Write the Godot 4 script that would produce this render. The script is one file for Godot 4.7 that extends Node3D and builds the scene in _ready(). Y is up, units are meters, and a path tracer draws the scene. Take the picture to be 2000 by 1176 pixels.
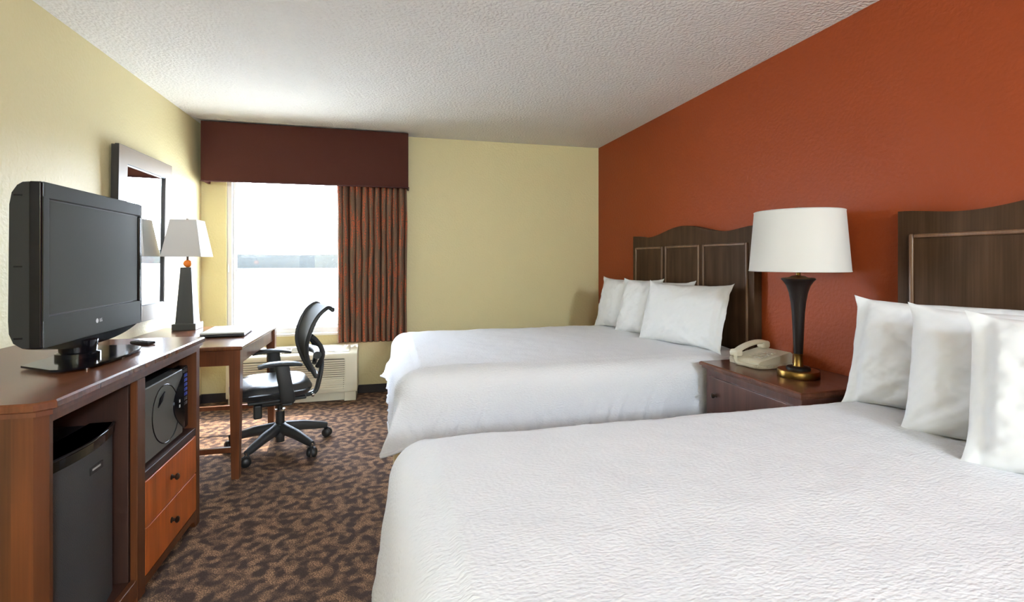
extends Node3D
# Hotel room with two beds. x runs along the window wall, -z towards it, y up; camera stands at x = 0, z = 0.

var M := {}
var rng := RandomNumberGenerator.new()

const X0 := -1.568     # left wall
const X1 := 2.187      # red wall
const ZB := -4.87      # window wall
const ZF := 3.4        # wall behind the camera
const HC := 2.44       # ceiling

# ------------------------------------------------------------------ geometry collector
class Geo:
	var st := SurfaceTool.new()
	var xf := Transform3D.IDENTITY
	func _init() -> void:
		st.begin(Mesh.PRIMITIVE_TRIANGLES)
	func vert(p: Vector3, n: Vector3, uv := Vector2.ZERO) -> void:
		st.set_uv(uv)
		st.set_normal((xf.basis * n).normalized())
		st.add_vertex(xf * p)
	func tri(a: Vector3, b: Vector3, c: Vector3, na: Vector3, nb: Vector3, nc: Vector3, ua := Vector2.ZERO, ub := Vector2.ZERO, uc := Vector2.ZERO) -> void:
		if (b - a).cross(c - a).dot(na + nb + nc) * xf.basis.determinant() > 0.0:
			vert(a, na, ua); vert(c, nc, uc); vert(b, nb, ub)
		else:
			vert(a, na, ua); vert(b, nb, ub); vert(c, nc, uc)
	func quad(a: Vector3, b: Vector3, c: Vector3, d: Vector3, n: Vector3) -> void:
		tri(a, b, c, n, n, n)
		tri(a, c, d, n, n, n)
	func box(c: Vector3, s: Vector3) -> Geo:
		return rbox(c, s, 0.0)
	func rbox(c: Vector3, s: Vector3, r := 0.004, seg := 2) -> Geo:
		var h := s * 0.5
		r = minf(r, minf(h.x, minf(h.y, h.z)) * 0.99)
		for axis in 3:
			for sgn in [-1.0, 1.0]:
				var ua: int = (axis + 1) % 3
				var va: int = (axis + 2) % 3
				var us := steps(h[ua], r, seg)
				var vs := steps(h[va], r, seg)
				var pts := []
				var nrm := []
				for i in us.size():
					for j in vs.size():
						var p := Vector3.ZERO
						p[axis] = h[axis] * sgn
						p[ua] = us[i]
						p[va] = vs[j]
						var n := Vector3.ZERO
						n[axis] = sgn
						if r > 0.0:
							var q := Vector3(clampf(p.x, -h.x + r, h.x - r), clampf(p.y, -h.y + r, h.y - r), clampf(p.z, -h.z + r, h.z - r))
							n = (p - q).normalized()
							p = q + n * r
						pts.append(c + p)
						nrm.append(n)
				var w := vs.size()
				for i in us.size() - 1:
					for j in w - 1:
						var k: int = i * w + j
						tri(pts[k], pts[k + 1], pts[k + w + 1], nrm[k], nrm[k + 1], nrm[k + w + 1])
						tri(pts[k], pts[k + w + 1], pts[k + w], nrm[k], nrm[k + w + 1], nrm[k + w])
		return self
	func steps(h: float, r: float, seg: int) -> PackedFloat32Array:
		if r <= 0.0:
			return PackedFloat32Array([-h, h])
		var o := PackedFloat32Array()
		for i in seg + 1:
			o.append(-h + r - r * tan(PI / 4.0 * (1.0 - float(i) / seg)))
		for i in seg + 1:
			o.append(h - r + r * tan(PI / 4.0 * float(i) / seg))
		return o
	# profile: Vector2(radius, y) from bottom to top, outward side faces away from the axis
	func lathe(profile: Array, seg := 32, at := Vector3.ZERO, sharp := 0.6) -> Geo:
		var m := profile.size()
		var dirs := []
		for i in m - 1:
			var d: Vector2 = (profile[i + 1] - profile[i]).normalized()
			dirs.append(Vector2(d.y, -d.x))
		for i in m - 1:
			var n0: Vector2 = dirs[i]
			var n1: Vector2 = dirs[i]
			if i > 0 and dirs[i - 1].dot(dirs[i]) > sharp:
				n0 = (dirs[i - 1] + dirs[i]).normalized()
			if i < m - 2 and dirs[i + 1].dot(dirs[i]) > sharp:
				n1 = (dirs[i + 1] + dirs[i]).normalized()
			for k in seg:
				var a := TAU * k / seg
				var b := TAU * (k + 1) / seg
				var ca := Vector3(cos(a), 0, sin(a))
				var cb := Vector3(cos(b), 0, sin(b))
				var p0: Vector2 = profile[i]
				var p1: Vector2 = profile[i + 1]
				var up := Vector3.UP
				var A := at + ca * p0.x + up * p0.y
				var B := at + cb * p0.x + up * p0.y
				var C := at + cb * p1.x + up * p1.y
				var D := at + ca * p1.x + up * p1.y
				var nA := ca * n0.x + up * n0.y
				var nB := cb * n0.x + up * n0.y
				var nC := cb * n1.x + up * n1.y
				var nD := ca * n1.x + up * n1.y
				if p0.x > 1e-5:
					tri(A, B, C, nA, nB, nC)
				if p1.x > 1e-5:
					tri(A, C, D, nA, nC, nD)
		return self
	# polygon in its own plane (x, y), thickness along z from z0 to z1
	func prism(poly: PackedVector2Array, z0: float, z1: float, smooth := false) -> Geo:
		var idx := Geometry2D.triangulate_polygon(poly)
		for zz in [[z0, -1.0], [z1, 1.0]]:
			var n := Vector3(0, 0, zz[1] * signf(z1 - z0))
			for t in range(0, idx.size(), 3):
				var a := poly[idx[t]]; var b := poly[idx[t + 1]]; var c := poly[idx[t + 2]]
				tri(Vector3(a.x, a.y, zz[0]), Vector3(b.x, b.y, zz[0]), Vector3(c.x, c.y, zz[0]), n, n, n)
		var s := -1.0 if Geometry2D.is_polygon_clockwise(poly) else 1.0
		var m := poly.size()
		var ns := []
		for i in m:
			var d := (poly[(i + 1) % m] - poly[i]).normalized()
			ns.append(Vector3(d.y, -d.x, 0) * s)
		for i in m:
			var a := poly[i]; var b := poly[(i + 1) % m]
			var na: Vector3 = ns[i]
			var nb: Vector3 = ns[i]
			if smooth:
				if ns[(i + m - 1) % m].dot(na) > 0.7: na = (ns[(i + m - 1) % m] + ns[i]).normalized()
				if ns[(i + 1) % m].dot(nb) > 0.7: nb = (ns[(i + 1) % m] + ns[i]).normalized()
			var A := Vector3(a.x, a.y, z0); var B := Vector3(b.x, b.y, z0); var C := Vector3(b.x, b.y, z1); var D := Vector3(a.x, a.y, z1)
			tri(A, B, C, na, nb, nb); tri(A, C, D, na, nb, na)
		return self
	# round bar along points; radius a number or one number for each point
	func tube(path: Array, radius, seg := 10, flat := 1.0, side := Vector3.ZERO) -> Geo:
		var m := path.size()
		var rings := []
		var nrm := []
		var last := Vector3.ZERO
		for i in m:
			var d: Vector3 = (path[mini(i + 1, m - 1)] - path[maxi(i - 1, 0)]).normalized()
			var u := side
			if side == Vector3.ZERO:
				u = last if last != Vector3.ZERO else (Vector3.UP if absf(d.y) < 0.9 else Vector3.RIGHT)
			u = (u - d * u.dot(d)).normalized()
			last = u
			var w := d.cross(u).normalized()
			var r: float = radius[i] if radius is Array else radius
			var ring := []
			var rn := []
			for k in seg:
				var a := TAU * k / seg
				ring.append(path[i] + u * cos(a) * r + w * sin(a) * r * flat)
				rn.append((u * cos(a) * flat + w * sin(a)).normalized())
			rings.append(ring)
			nrm.append(rn)
		for i in m - 1:
			for k in seg:
				var k2: int = (k + 1) % seg
				tri(rings[i][k], rings[i][k2], rings[i + 1][k2], nrm[i][k], nrm[i][k2], nrm[i + 1][k2])
				tri(rings[i][k], rings[i + 1][k2], rings[i + 1][k], nrm[i][k], nrm[i + 1][k2], nrm[i + 1][k])
		for e in [0, m - 1]:
			var n: Vector3 = (path[0] - path[1]).normalized() if e == 0 else (path[m - 1] - path[m - 2]).normalized()
			for k in range(1, seg - 1):
				tri(rings[e][0], rings[e][k], rings[e][k + 1], n, n, n)
		return self
	func ball(c: Vector3, r: float, seg := 16, squash := 1.0) -> Geo:
		var pr := []
		for i in seg / 2 + 1:
			var a := -PI / 2 + PI * i / (seg / 2)
			pr.append(Vector2(maxf(cos(a) * r, 0.0), sin(a) * r * squash))
		return lathe(pr, seg, c, -1.0)
	# surface sampled by fn(i, j) -> Vector3; towards: the side its normals face
	func sheet(nu: int, nv: int, fn: Callable, flip := 1.0, uvf = null) -> Geo:
		var p := PackedVector3Array()
		p.resize((nu + 1) * (nv + 1))
		for i in nu + 1:
			for j in nv + 1:
				p[i * (nv + 1) + j] = fn.call(i, j)
		var n := PackedVector3Array()
		n.resize(p.size())
		for i in nu + 1:
			for j in nv + 1:
				var du := p[mini(i + 1, nu) * (nv + 1) + j] - p[maxi(i - 1, 0) * (nv + 1) + j]
				var dv := p[i * (nv + 1) + mini(j + 1, nv)] - p[i * (nv + 1) + maxi(j - 1, 0)]
				var c := du.cross(dv) * flip
				n[i * (nv + 1) + j] = c.normalized() if c.length() > 1e-12 else Vector3.UP
		for i in nu:
			for j in nv:
				var a := i * (nv + 1) + j
				var b := a + 1
				var d := a + nv + 1
				var c := d + 1
				var ua := Vector2.ZERO; var ub := ua; var uc := ua; var ud := ua
				if uvf != null:
					ua = uvf.call(i, j); ub = uvf.call(i, j + 1); uc = uvf.call(i + 1, j + 1); ud = uvf.call(i + 1, j)
				tri(p[a], p[b], p[c], n[a], n[b], n[c], ua, ub, uc)
				tri(p[a], p[c], p[d], n[a], n[c], n[d], ua, uc, ud)
		return self
	func mesh() -> ArrayMesh:
		st.index()
		return st.commit()

func G() -> Geo:
	return Geo.new()

# ------------------------------------------------------------------ scene helpers
func part(parent: Node, called: String, g, m: Material, label := "") -> MeshInstance3D:
	var o := MeshInstance3D.new()
	o.name = called
	o.mesh = g.mesh() if g is Geo else g
	o.material_override = m
	o.cast_shadow = GeometryInstance3D.SHADOW_CASTING_SETTING_ON
	if label: o.set_meta("label", label)
	parent.add_child(o, true)
	return o

func thing(called: String, label: String, category: String, at := Vector3.ZERO, turn := 0.0, group := "") -> Node3D:
	var o := Node3D.new()
	o.name = called
	add_child(o, true)
	o.position = at
	o.rotation.y = turn
	tag(o, label, category, group)
	return o

func tag(o: Node, label: String, category: String, group := "") -> void:
	o.set_meta("label", label)
	o.set_meta("category", category)
	if group: o.set_meta("group", group)

func struct(called: String, g, m: Material, label := "", category := "") -> MeshInstance3D:
	var o := part(self, called, g, m, label)
	o.set_meta("kind", "structure")
	if category: o.set_meta("category", category)
	return o

func noise(seed_: int, freq: float, oct := 3, type := FastNoiseLite.TYPE_SIMPLEX_SMOOTH) -> FastNoiseLite:
	var n := FastNoiseLite.new()
	n.seed = seed_
	n.noise_type = type
	n.frequency = freq
	n.fractal_octaves = oct
	if oct <= 1: n.fractal_type = FastNoiseLite.FRACTAL_NONE
	return n

func grey(n: FastNoiseLite, w: int, h: int, to_w := 0, to_h := 0) -> Image:
	var im := n.get_seamless_image(w, h)
	im.convert(Image.FORMAT_L8)
	if to_w > 0: im.resize(to_w, to_h, Image.INTERPOLATE_CUBIC)
	return im

func tex(im: Image) -> ImageTexture:
	return ImageTexture.create_from_image(im)

func srgb(r: int, g: int, b: int) -> Color:
	return Color8(r, g, b)

func mat(c: Color, rough := 0.6, metal := 0.0, spec := 0.5) -> StandardMaterial3D:
	var m := StandardMaterial3D.new()
	m.albedo_color = c
	m.roughness = rough
	m.metallic = metal
	m.metallic_specular = spec
	return m

func triplanar(m: StandardMaterial3D, scale: Vector3, world := false) -> StandardMaterial3D:
	m.uv1_triplanar = true
	m.uv1_world_triplanar = world
	m.uv1_scale = scale
	m.uv1_triplanar_sharpness = 8.0
	return m

func relief(m: StandardMaterial3D, t: Texture2D, cm: float) -> StandardMaterial3D:
	m.heightmap_enabled = true
	m.heightmap_texture = t
	m.heightmap_scale = cm
	return m

func wood(c: Color, t: Texture2D, rough: float, sc := 1.6) -> StandardMaterial3D:
	var m := mat(c, rough)
	m.albedo_texture = t
	return triplanar(m, Vector3(sc, sc, sc))

# ------------------------------------------------------------------ textures and materials
func make_materials() -> void:
	# wood grain, running along v
	var a := grey(noise(3, 0.03, 3), 512, 32, 512, 512).get_data()
	var b := grey(noise(5, 0.12, 3), 512, 12, 512, 512).get_data()
	var c := grey(noise(9, 0.012, 2), 512, 96, 512, 512).get_data()
	var out := PackedByteArray()
	out.resize(512 * 512 * 3)
	for i in 512 * 512:
		var v := 0.66 + 0.12 * a[i] / 255.0 + 0.14 * b[i] / 255.0 + 0.20 * c[i] / 255.0
		out[i * 3] = clampi(int(v * 255.0), 0, 255)
		out[i * 3 + 1] = clampi(int((v - 0.02) * 252.0), 0, 255)
		out[i * 3 + 2] = clampi(int((v - 0.04) * 248.0), 0, 255)
	var grain := tex(Image.create_from_data(512, 512, false, Image.FORMAT_RGB8, out))
	M.cab = wood(srgb(98, 54, 24), grain, 0.42)
	M.cabside_shaded = wood(srgb(84, 47, 18), grain, 0.45)  # same wood as the rest; shade on the side is put into its colour
	M.cabin_shaded = wood(srgb(62, 34, 22), grain, 0.6)  # inside of the cabinet, its shade painted in as a dark tone
	M.cabtop = wood(srgb(112, 66, 42), grain, 0.24)
	M.cabedge = wood(srgb(106, 62, 40), grain, 0.4)
	M.drawer = wood(srgb(194, 100, 40), grain, 0.40)  # same wood again, painted lighter for the light falling on the fronts
	M.desk = wood(srgb(108, 62, 36), grain, 0.32)
	M.desktop = wood(srgb(112, 72, 50), grain, 0.22)
	M.head = wood(srgb(78, 58, 43), grain, 0.42)
	M.head.metallic_specular = 0.16
	M.headmould = wood(srgb(118, 86, 62), grain, 0.34)
	M.night = wood(srgb(98, 62, 52), grain, 0.34)
	M.nighttop = wood(srgb(104, 64, 48), grain, 0.22)

	# carpet: dark curls on a tan flecked ground
	var w := 1024
	var n1 := noise(21, 0.019, 1)
	n1.domain_warp_enabled = true
	n1.domain_warp_amplitude = 34.0
	n1.domain_warp_frequency = 0.012
	n1.domain_warp_fractal_octaves = 2
	var d1 := grey(n1, w, w).get_data()
	var n2 := noise(77, 0.024, 1)
	n2.domain_warp_enabled = true
	n2.domain_warp_amplitude = 30.0
	n2.domain_warp_frequency = 0.02
	var d2 := grey(n2, w, w).get_data()
	var d3 := grey(noise(4, 0.20, 2), w, w).get_data()
	out = PackedByteArray()
	out.resize(w * w * 3)
	rng.seed = 12
	for i in w * w:
		var p := smoothstep(0.34, 0.70, d1[i] / 255.0)
		var q := d2[i] / 255.0
		var k := clampf(0.72 * p + (q - 0.40) * 1.0, 0.0, 1.0)
		var f := clampf((d3[i] / 255.0 - 0.5) * 2.2 + 0.5 + (rng.randf() - 0.5) * 0.5, 0.0, 1.0)
		var t := clampf(k * (0.25 + 0.95 * f), 0.0, 1.0)
		out[i * 3] = int(lerpf(72, 158, t) * (0.86 + 0.2 * f))
		out[i * 3 + 1] = int(lerpf(57, 122, t) * (0.86 + 0.2 * f))
		out[i * 3 + 2] = int(lerpf(51, 93, t) * (0.86 + 0.2 * f))
	var carpet := mat(Color.WHITE, 0.95, 0.0, 0.2)
	carpet.albedo_texture = tex(Image.create_from_data(w, w, false, Image.FORMAT_RGB8, out))
	M.carpet = triplanar(carpet, Vector3(0.72, 0.72, 0.72), true)

	# paint
	var peel := tex(grey(noise(31, 0.045, 3), 512, 512))
	M.beige = triplanar(relief(mat(srgb(209, 196, 150), 0.55), peel, 0.16), Vector3(1.6, 1.6, 1.6), true)
	M.red = triplanar(relief(mat(srgb(143, 62, 27), 0.5, 0.0, 0.3), peel, 0.13), Vector3(1.6, 1.6, 1.6), true)
	var pop := tex(grey(noise(8, 0.085, 2), 512, 512))
	M.ceil = triplanar(relief(mat(srgb(244, 244, 244), 0.9, 0.0, 0.2), pop, 0.6), Vector3(0.9, 0.9, 0.9), true)
	M.base = mat(srgb(38, 30, 30), 0.5)
	M.white = mat(srgb(236, 236, 234), 0.4)
	M.outground = mat(srgb(222, 222, 218), 1.0, 0.0, 0.0)
	M.outtree = mat(srgb(33, 34, 33), 1.0, 0.0, 0.0)

	# cloth
	var quilt := grey(noise(41, 0.030, 2), 512, 1024, 512, 512)
	var qn := noise(43, 0.02, 2)
	var quilt_t := tex(quilt)
	var lin := mat(srgb(220, 220, 223), 0.9, 0.0, 0.2)
	lin.rim_enabled = true
	lin.rim = 0.25
	M.duvet = triplanar(relief(lin, quilt_t, 0.16), Vector3(3.4, 3.4, 3.4))
	var cot := mat(srgb(220, 220, 220), 0.85, 0.0, 0.2)
	M.pillow = triplanar(relief(cot, tex(grey(noise(51, 0.014, 3), 512, 512)), 1.0), Vector3(1.1, 1.1, 1.1))
	M.skirt = triplanar(relief(mat(srgb(190, 164, 124), 0.9, 0.0, 0.2), peel, 0.1), Vector3(3, 3, 3))
	M.mattress = mat(srgb(222, 220, 214), 0.9)
	var weave := tex(grey(noise(61, 0.25, 1), 256, 256))
	M.valance = triplanar(relief(mat(srgb(70, 39, 32), 0.95, 0.0, 0.2), weave, 0.06), Vector3(3, 3, 3))
	M.valpipe = mat(srgb(66, 26, 26), 0.8)
	# curtain print: brown with rust sprays that run down the cloth
	var e1 := grey(noise(71, 0.03, 2), 512, 110, 512, 512).get_data()
	var e2 := grey(noise(73, 0.11, 2), 512, 512).get_data()
	out = PackedByteArray()
	out.resize(512 * 512 * 3)
	for i in 512 * 512:
		var k := smoothstep(0.55, 0.63, e1[i] / 255.0) * smoothstep(0.36, 0.58, e2[i] / 255.0)
		var s := 0.92 + 0.16 * e2[i] / 255.0
		out[i * 3] = int(lerpf(104, 158, k) * s)
		out[i * 3 + 1] = int(lerpf(82, 78, k) * s)
		out[i * 3 + 2] = int(lerpf(67, 52, k) * s)
	var cur := mat(Color.WHITE, 0.85, 0.0, 0.2)
	cur.albedo_texture = tex(Image.create_from_data(512, 512, false, Image.FORMAT_RGB8, out))
	cur.uv1_scale = Vector3(1.3, 0.9, 1)
	M.curtain = cur
	var shade := mat(srgb(212, 209, 204), 0.9, 0.0, 0.2)
	shade.backlight_enabled = true
	shade.backlight = Color(0.35, 0.33, 0.30)
	M.shade = shade

	# plastics and metals
	M.tvfront = mat(srgb(74, 77, 74), 0.35, 0.0, 0.06)
	M.screen = mat(srgb(76, 79, 74), 0.3, 0.0, 0.06)
	M.tvshell = mat(srgb(44, 44, 42), 0.6, 0.0, 0.25)
	M.gloss = mat(srgb(14, 14, 18), 0.1, 0.0, 0.35)
	M.black = mat(srgb(24, 24, 25), 0.45)
	M.fridge = triplanar(relief(mat(srgb(60, 61, 64), 0.5), weave, 0.05), Vector3(4, 4, 4))
	M.mwdoor = mat(srgb(100, 102, 99), 0.2, 0.0, 0.3)  # grey of the reflected room is put into the door colour
	M.blue = mat(srgb(40, 66, 170), 0.4)
	M.logo = mat(srgb(200, 200, 196), 0.4)
	M.chrome = mat(srgb(200, 200, 202), 0.18, 1.0)
	M.bronze = mat(srgb(70, 56, 46), 0.3, 0.8)
	M.brass = mat(srgb(134, 104, 54), 0.34, 1.0)
	M.lampdark = mat(srgb(32, 24, 21), 0.45, 0.0, 0.3)
	M.slate = triplanar(relief(mat(srgb(62, 64, 62), 0.4), peel, 0.025), Vector3(3, 3, 3))
	var am := mat(srgb(226, 120, 40), 0.1)
	M.amber = am
	M.cream = mat(srgb(206, 198, 176), 0.45)
	M.creamkey = mat(srgb(196, 190, 172), 0.5)
	M.ac = mat(srgb(222, 216, 194), 0.5)
	M.acdark = mat(srgb(104, 98, 80), 0.7)
	M.leather = triplanar(relief(mat(srgb(40, 41, 42), 0.36), peel, 0.08), Vector3(5, 5, 5))
	M.chairplastic = mat(srgb(38, 39, 39), 0.55)
	M.netting = triplanar(relief(mat(srgb(44, 45, 46), 0.75), weave, 0.1), Vector3(6, 6, 6))
	M.laptop = mat(srgb(192, 192, 185), 0.35)
	M.mirror = mat(srgb(244, 246, 245), 0.01, 1.0)
	M.mframe = mat(srgb(128, 110, 88), 0.5)
	M.mside = mat(srgb(34, 30, 28), 0.5)
	var gl := mat(Color(0.95, 0.98, 0.98, 0.03), 0.02)
	gl.transparency = BaseMaterial3D.TRANSPARENCY_ALPHA
	M.glass = gl
	var lit := mat(srgb(255, 246, 232), 0.6)
	lit.emission_enabled = true
	lit.emission = srgb(255, 240, 220)
	lit.emission_energy_multiplier = 2.0
	M.globe = lit  # glow of the added fill lamps

# ------------------------------------------------------------------ main
func _ready() -> void:
	# camera: level, lens shifted so that the horizon lies above the middle
	var cam := Camera3D.new()
	cam.name = "camera"
	cam.projection = Camera3D.PROJECTION_FRUSTUM
	cam.near = 0.05
	cam.far = 400.0
	var f := 967.0
	cam.size = 1176.0 / f * cam.near
	cam.frustum_offset = Vector2(0, (508.0 - 588.0) / f * cam.near)
	add_child(cam)
	cam.position = Vector3(0, 1.252, 0)
	cam.rotation.y = -atan(246.0 / f)
	cam.current = true

	# overcast bright sky and a soft sun beyond the window
	var env := Environment.new()
	env.background_mode = Environment.BG_SKY
	var sm := ProceduralSkyMaterial.new()
	sm.sky_top_color = srgb(216, 232, 252)
	sm.sky_horizon_color = srgb(234, 243, 255)
	sm.ground_horizon_color = srgb(214, 214, 210)
	sm.ground_bottom_color = srgb(190, 190, 186)
	sm.sky_energy_multiplier = 5.2
	sm.ground_energy_multiplier = 5.2
	var sky := Sky.new()
	sky.sky_material = sm
	env.sky = sky
	env.tonemap_mode = Environment.TONE_MAPPER_LINEAR
	env.tonemap_exposure = 1.1
	env.sdfgi_enabled = true
	env.ssao_enabled = true
	env.ssil_enabled = true
	var we := WorldEnvironment.new()
	we.environment = env
	add_child(we)
	var sun := DirectionalLight3D.new()
	sun.name = "sun"
	sun.light_color = srgb(255, 246, 230)
	sun.light_energy = 5.0
	sun.light_angular_distance = 1.5
	sun.shadow_enabled = true
	sun.sky_mode = DirectionalLight3D.SKY_MODE_LIGHT_ONLY
	add_child(sun)
	sun.look_at_from_position(Vector3.ZERO, Vector3(-0.24, -1.25, 1.0), Vector3.UP)

	make_materials()
	added_fill_lamp(Vector3(-0.5, HC, 2.8), "added white globe fill lamp towards the beige wall behind the camera", 3.6)
	added_fill_lamp(Vector3(1.0, HC, 2.8), "added white globe fill lamp towards the red wall behind the camera", 10.5)

	build_room()
	build_window()
	bed(0, 2.50, 4.02, "far")
	bed(1, 0.14, 1.66, "near")
	headboard(3.255, "dark wooden arched headboard with three panels behind the far bed")
	headboard(0.905, "dark wooden arched headboard behind the near bed, cut off by the frame")
	media_cabinet()
	fridge()
	microwave()
	television()
	desk()
	desk_lamp()
	laptop()
	office_chair()
	air_conditioner()
	mirror()
	valance_and_curtain()
	nightstand()
	bedside_lamp()
	telephone()
	pillows()

func added_fill_lamp(at: Vector3, label: String, energy: float) -> void:
	# unseen lamp added as fill: white globe on a short rod, light inside
	var t := thing("added_fill_lamp", label, "added fill lamp", at, 0.0, "added globe fill lights")
	part(t, "canopy", G().lathe([Vector2(0.0, -0.03), Vector2(0.05, -0.03), Vector2(0.07, -0.012), Vector2(0.07, 0.0), Vector2(0, 0)], 24), M.bronze)
	part(t, "rod", G().lathe([Vector2(0.008, -0.14), Vector2(0.008, -0.028)], 12), M.bronze)
	part(t, "fill_globe", G().ball(Vector3(0, -0.33, 0), 0.20, 28), M.globe)
	var l := OmniLight3D.new()
	l.name = "lamp"
	l.light_energy = energy
	l.light_color = srgb(218, 236, 255)
	l.light_size = 0.19
	l.omni_range = 14.0
	l.omni_attenuation = 2.0
	l.shadow_enabled = true
	l.position = Vector3(0, -0.33, 0)
	t.add_child(l)

func build_room() -> void:
	var wx := X1 - X0
	var cx := (X0 + X1) * 0.5
	var cz := (ZB + ZF) * 0.5
	var lz := ZF - ZB
	struct("floor", G().box(Vector3(cx, -0.05, cz), Vector3(wx + 0.3, 0.1, lz + 0.3)), M.carpet, "dark brown carpet with tan flecked curls", "floor")
	struct("ceiling", G().box(Vector3(cx, HC + 0.05, cz), Vector3(wx + 0.3, 0.1, lz + 0.3)), M.ceil, "white stippled popcorn ceiling", "ceiling")
	struct("wall_left", G().box(Vector3(X0 - 0.075, HC / 2, cz), Vector3(0.15, HC, lz)), M.beige, "beige textured wall behind the television", "wall")
	struct("wall_right", G().box(Vector3(X1 + 0.075, HC / 2, cz), Vector3(0.15, HC, lz)), M.red, "rust red wall behind the beds", "wall")
	struct("wall_front", G().box(Vector3(cx, HC / 2, ZF + 0.075), Vector3(wx + 0.3, HC, 0.15)), M.beige, "beige wall behind the camera", "wall")
	# window wall with its opening
	var g := G()
	var a := Vector2(-1.37, 0.58)
	var b := Vector2(0.06, 2.10)
	var zc := ZB - 0.075
	g.box(Vector3((X0 - 0.15 + a.x) / 2, HC / 2, zc), Vector3(a.x - X0 + 0.15, HC, 0.15))
	g.box(Vector3((b.x + X1 + 0.15) / 2, HC / 2, zc), Vector3(X1 + 0.15 - b.x, HC, 0.15))
	g.box(Vector3((a.x + b.x) / 2, a.y / 2, zc), Vector3(b.x - a.x, a.y, 0.15))
	g.box(Vector3((a.x + b.x) / 2, (b.y + HC) / 2, zc), Vector3(b.x - a.x, HC - b.y, 0.15))
	struct("wall_back", g, M.beige, "beige wall around the window", "wall")
	struct("baseboard_back", G().rbox(Vector3(cx, 0.039, ZB + 0.006), Vector3(wx, 0.078, 0.012), 0.003), M.base, "dark rubber baseboard below the window wall", "baseboard")
	struct("baseboard_left", G().rbox(Vector3(X0 + 0.006, 0.039, cz), Vector3(0.012, 0.078, lz - 0.03), 0.003), M.base, "dark rubber baseboard along the television wall", "baseboard")
	struct("baseboard_right", G().rbox(Vector3(X1 - 0.006, 0.039, cz), Vector3(0.012, 0.078, lz - 0.03), 0.003), M.base, "dark rubber baseboard along the red wall", "baseboard")
	# outside
	struct("ground", G().box(Vector3(0, -0.35, ZB - 80.4), Vector3(400, 0.1, 160)), M.outground, "pale ground outside the window", "ground")
	var gt := G()
	var nn := noise(5, 0.03, 3)
	var ng := noise(6, 0.02, 2)
	gt.sheet(160, 6, func(i: int, j: int):
		var x := -160.0 + 2.0 * i
		var top := 2.6 + nn.get_noise_2d(x, 0) * 0.5
		var k: float = float(j) / 6.0
		return Vector3(x, -0.3 + top * sin(k * PI / 2), -100.0 - 6.0 * (1.0 - cos(k * PI / 2)) + ng.get_noise_2d(x * 2.0, k * 40.0) * 0.8), 1.0)
	var tr := part(self, "tree_line", gt, M.outtree)
	tag(tr, "hazy grey green tree line on the horizon outside the window", "trees")
	tr.set_meta("kind", "stuff")

func build_window() -> void:
	var w := Node3D.new()
	w.name = "window_1"
	w.set_meta("kind", "structure")
	w.set_meta("label", "white framed window with bright daylight behind the desk")
	w.set_meta("category", "window")
	add_child(w)
	w.position = Vector3(0, 0, ZB)
	var x0 := -1.37; var x1 := 0.06; var y0 := 0.58; var y1 := 2.10
	var z := -0.055
	var fr := G()
	fr.rbox(Vector3(x0 + 0.02, (y0 + y1) / 2, z), Vector3(0.04, y1 - y0, 0.07), 0.004)
	fr.rbox(Vector3(x1 - 0.02, (y0 + y1) / 2, z), Vector3(0.04, y1 - y0, 0.07), 0.004)
	fr.rbox(Vector3((x0 + x1) / 2, y0 + 0.025, z), Vector3(x1 - x0 - 0.08, 0.05, 0.07), 0.004)
	fr.rbox(Vector3((x0 + x1) / 2, y1 - 0.02, z), Vector3(x1 - x0 - 0.08, 0.04, 0.07), 0.004)
	part(w, "window_frame", fr, M.white)
	var sa := G()
	sa.rbox(Vector3(x0 + 0.052, (y0 + y1) / 2 + 0.01, z - 0.012), Vector3(0.022, y1 - y0 - 0.10, 0.03), 0.003)
	sa.rbox(Vector3((x0 + x1) / 2, y0 + 0.062, z - 0.012), Vector3(x1 - x0 - 0.09, 0.02, 0.03), 0.003)
	sa.rbox(Vector3(x1 - 0.052, (y0 + y1) / 2 + 0.01, z - 0.012), Vector3(0.022, y1 - y0 - 0.10, 0.03), 0.003)
	part(w, "sash", sa, M.white)
	var gk := G()
	gk.box(Vector3(x0 + 0.065, (y0 + y1) / 2 + 0.02, z - 0.012), Vector3(0.005, y1 - y0 - 0.12, 0.012))
	part(w, "glazing_gasket", gk, M.acdark)
	part(w, "pane", G().box(Vector3((x0 + x1) / 2, (y0 + y1) / 2, z - 0.014), Vector3(x1 - x0 - 0.10, y1 - y0 - 0.10, 0.004)), M.glass)
	part(w, "window_sill", G().rbox(Vector3((x0 + x1) / 2, y0 - 0.008, 0.008), Vector3(x1 - x0 + 0.03, 0.022, 0.05), 0.005), M.white)
	part(w, "latch", G().rbox(Vector3(x0 + 0.012, 1.18, z + 0.04), Vector3(0.012, 0.07, 0.014), 0.004), M.white)

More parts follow.
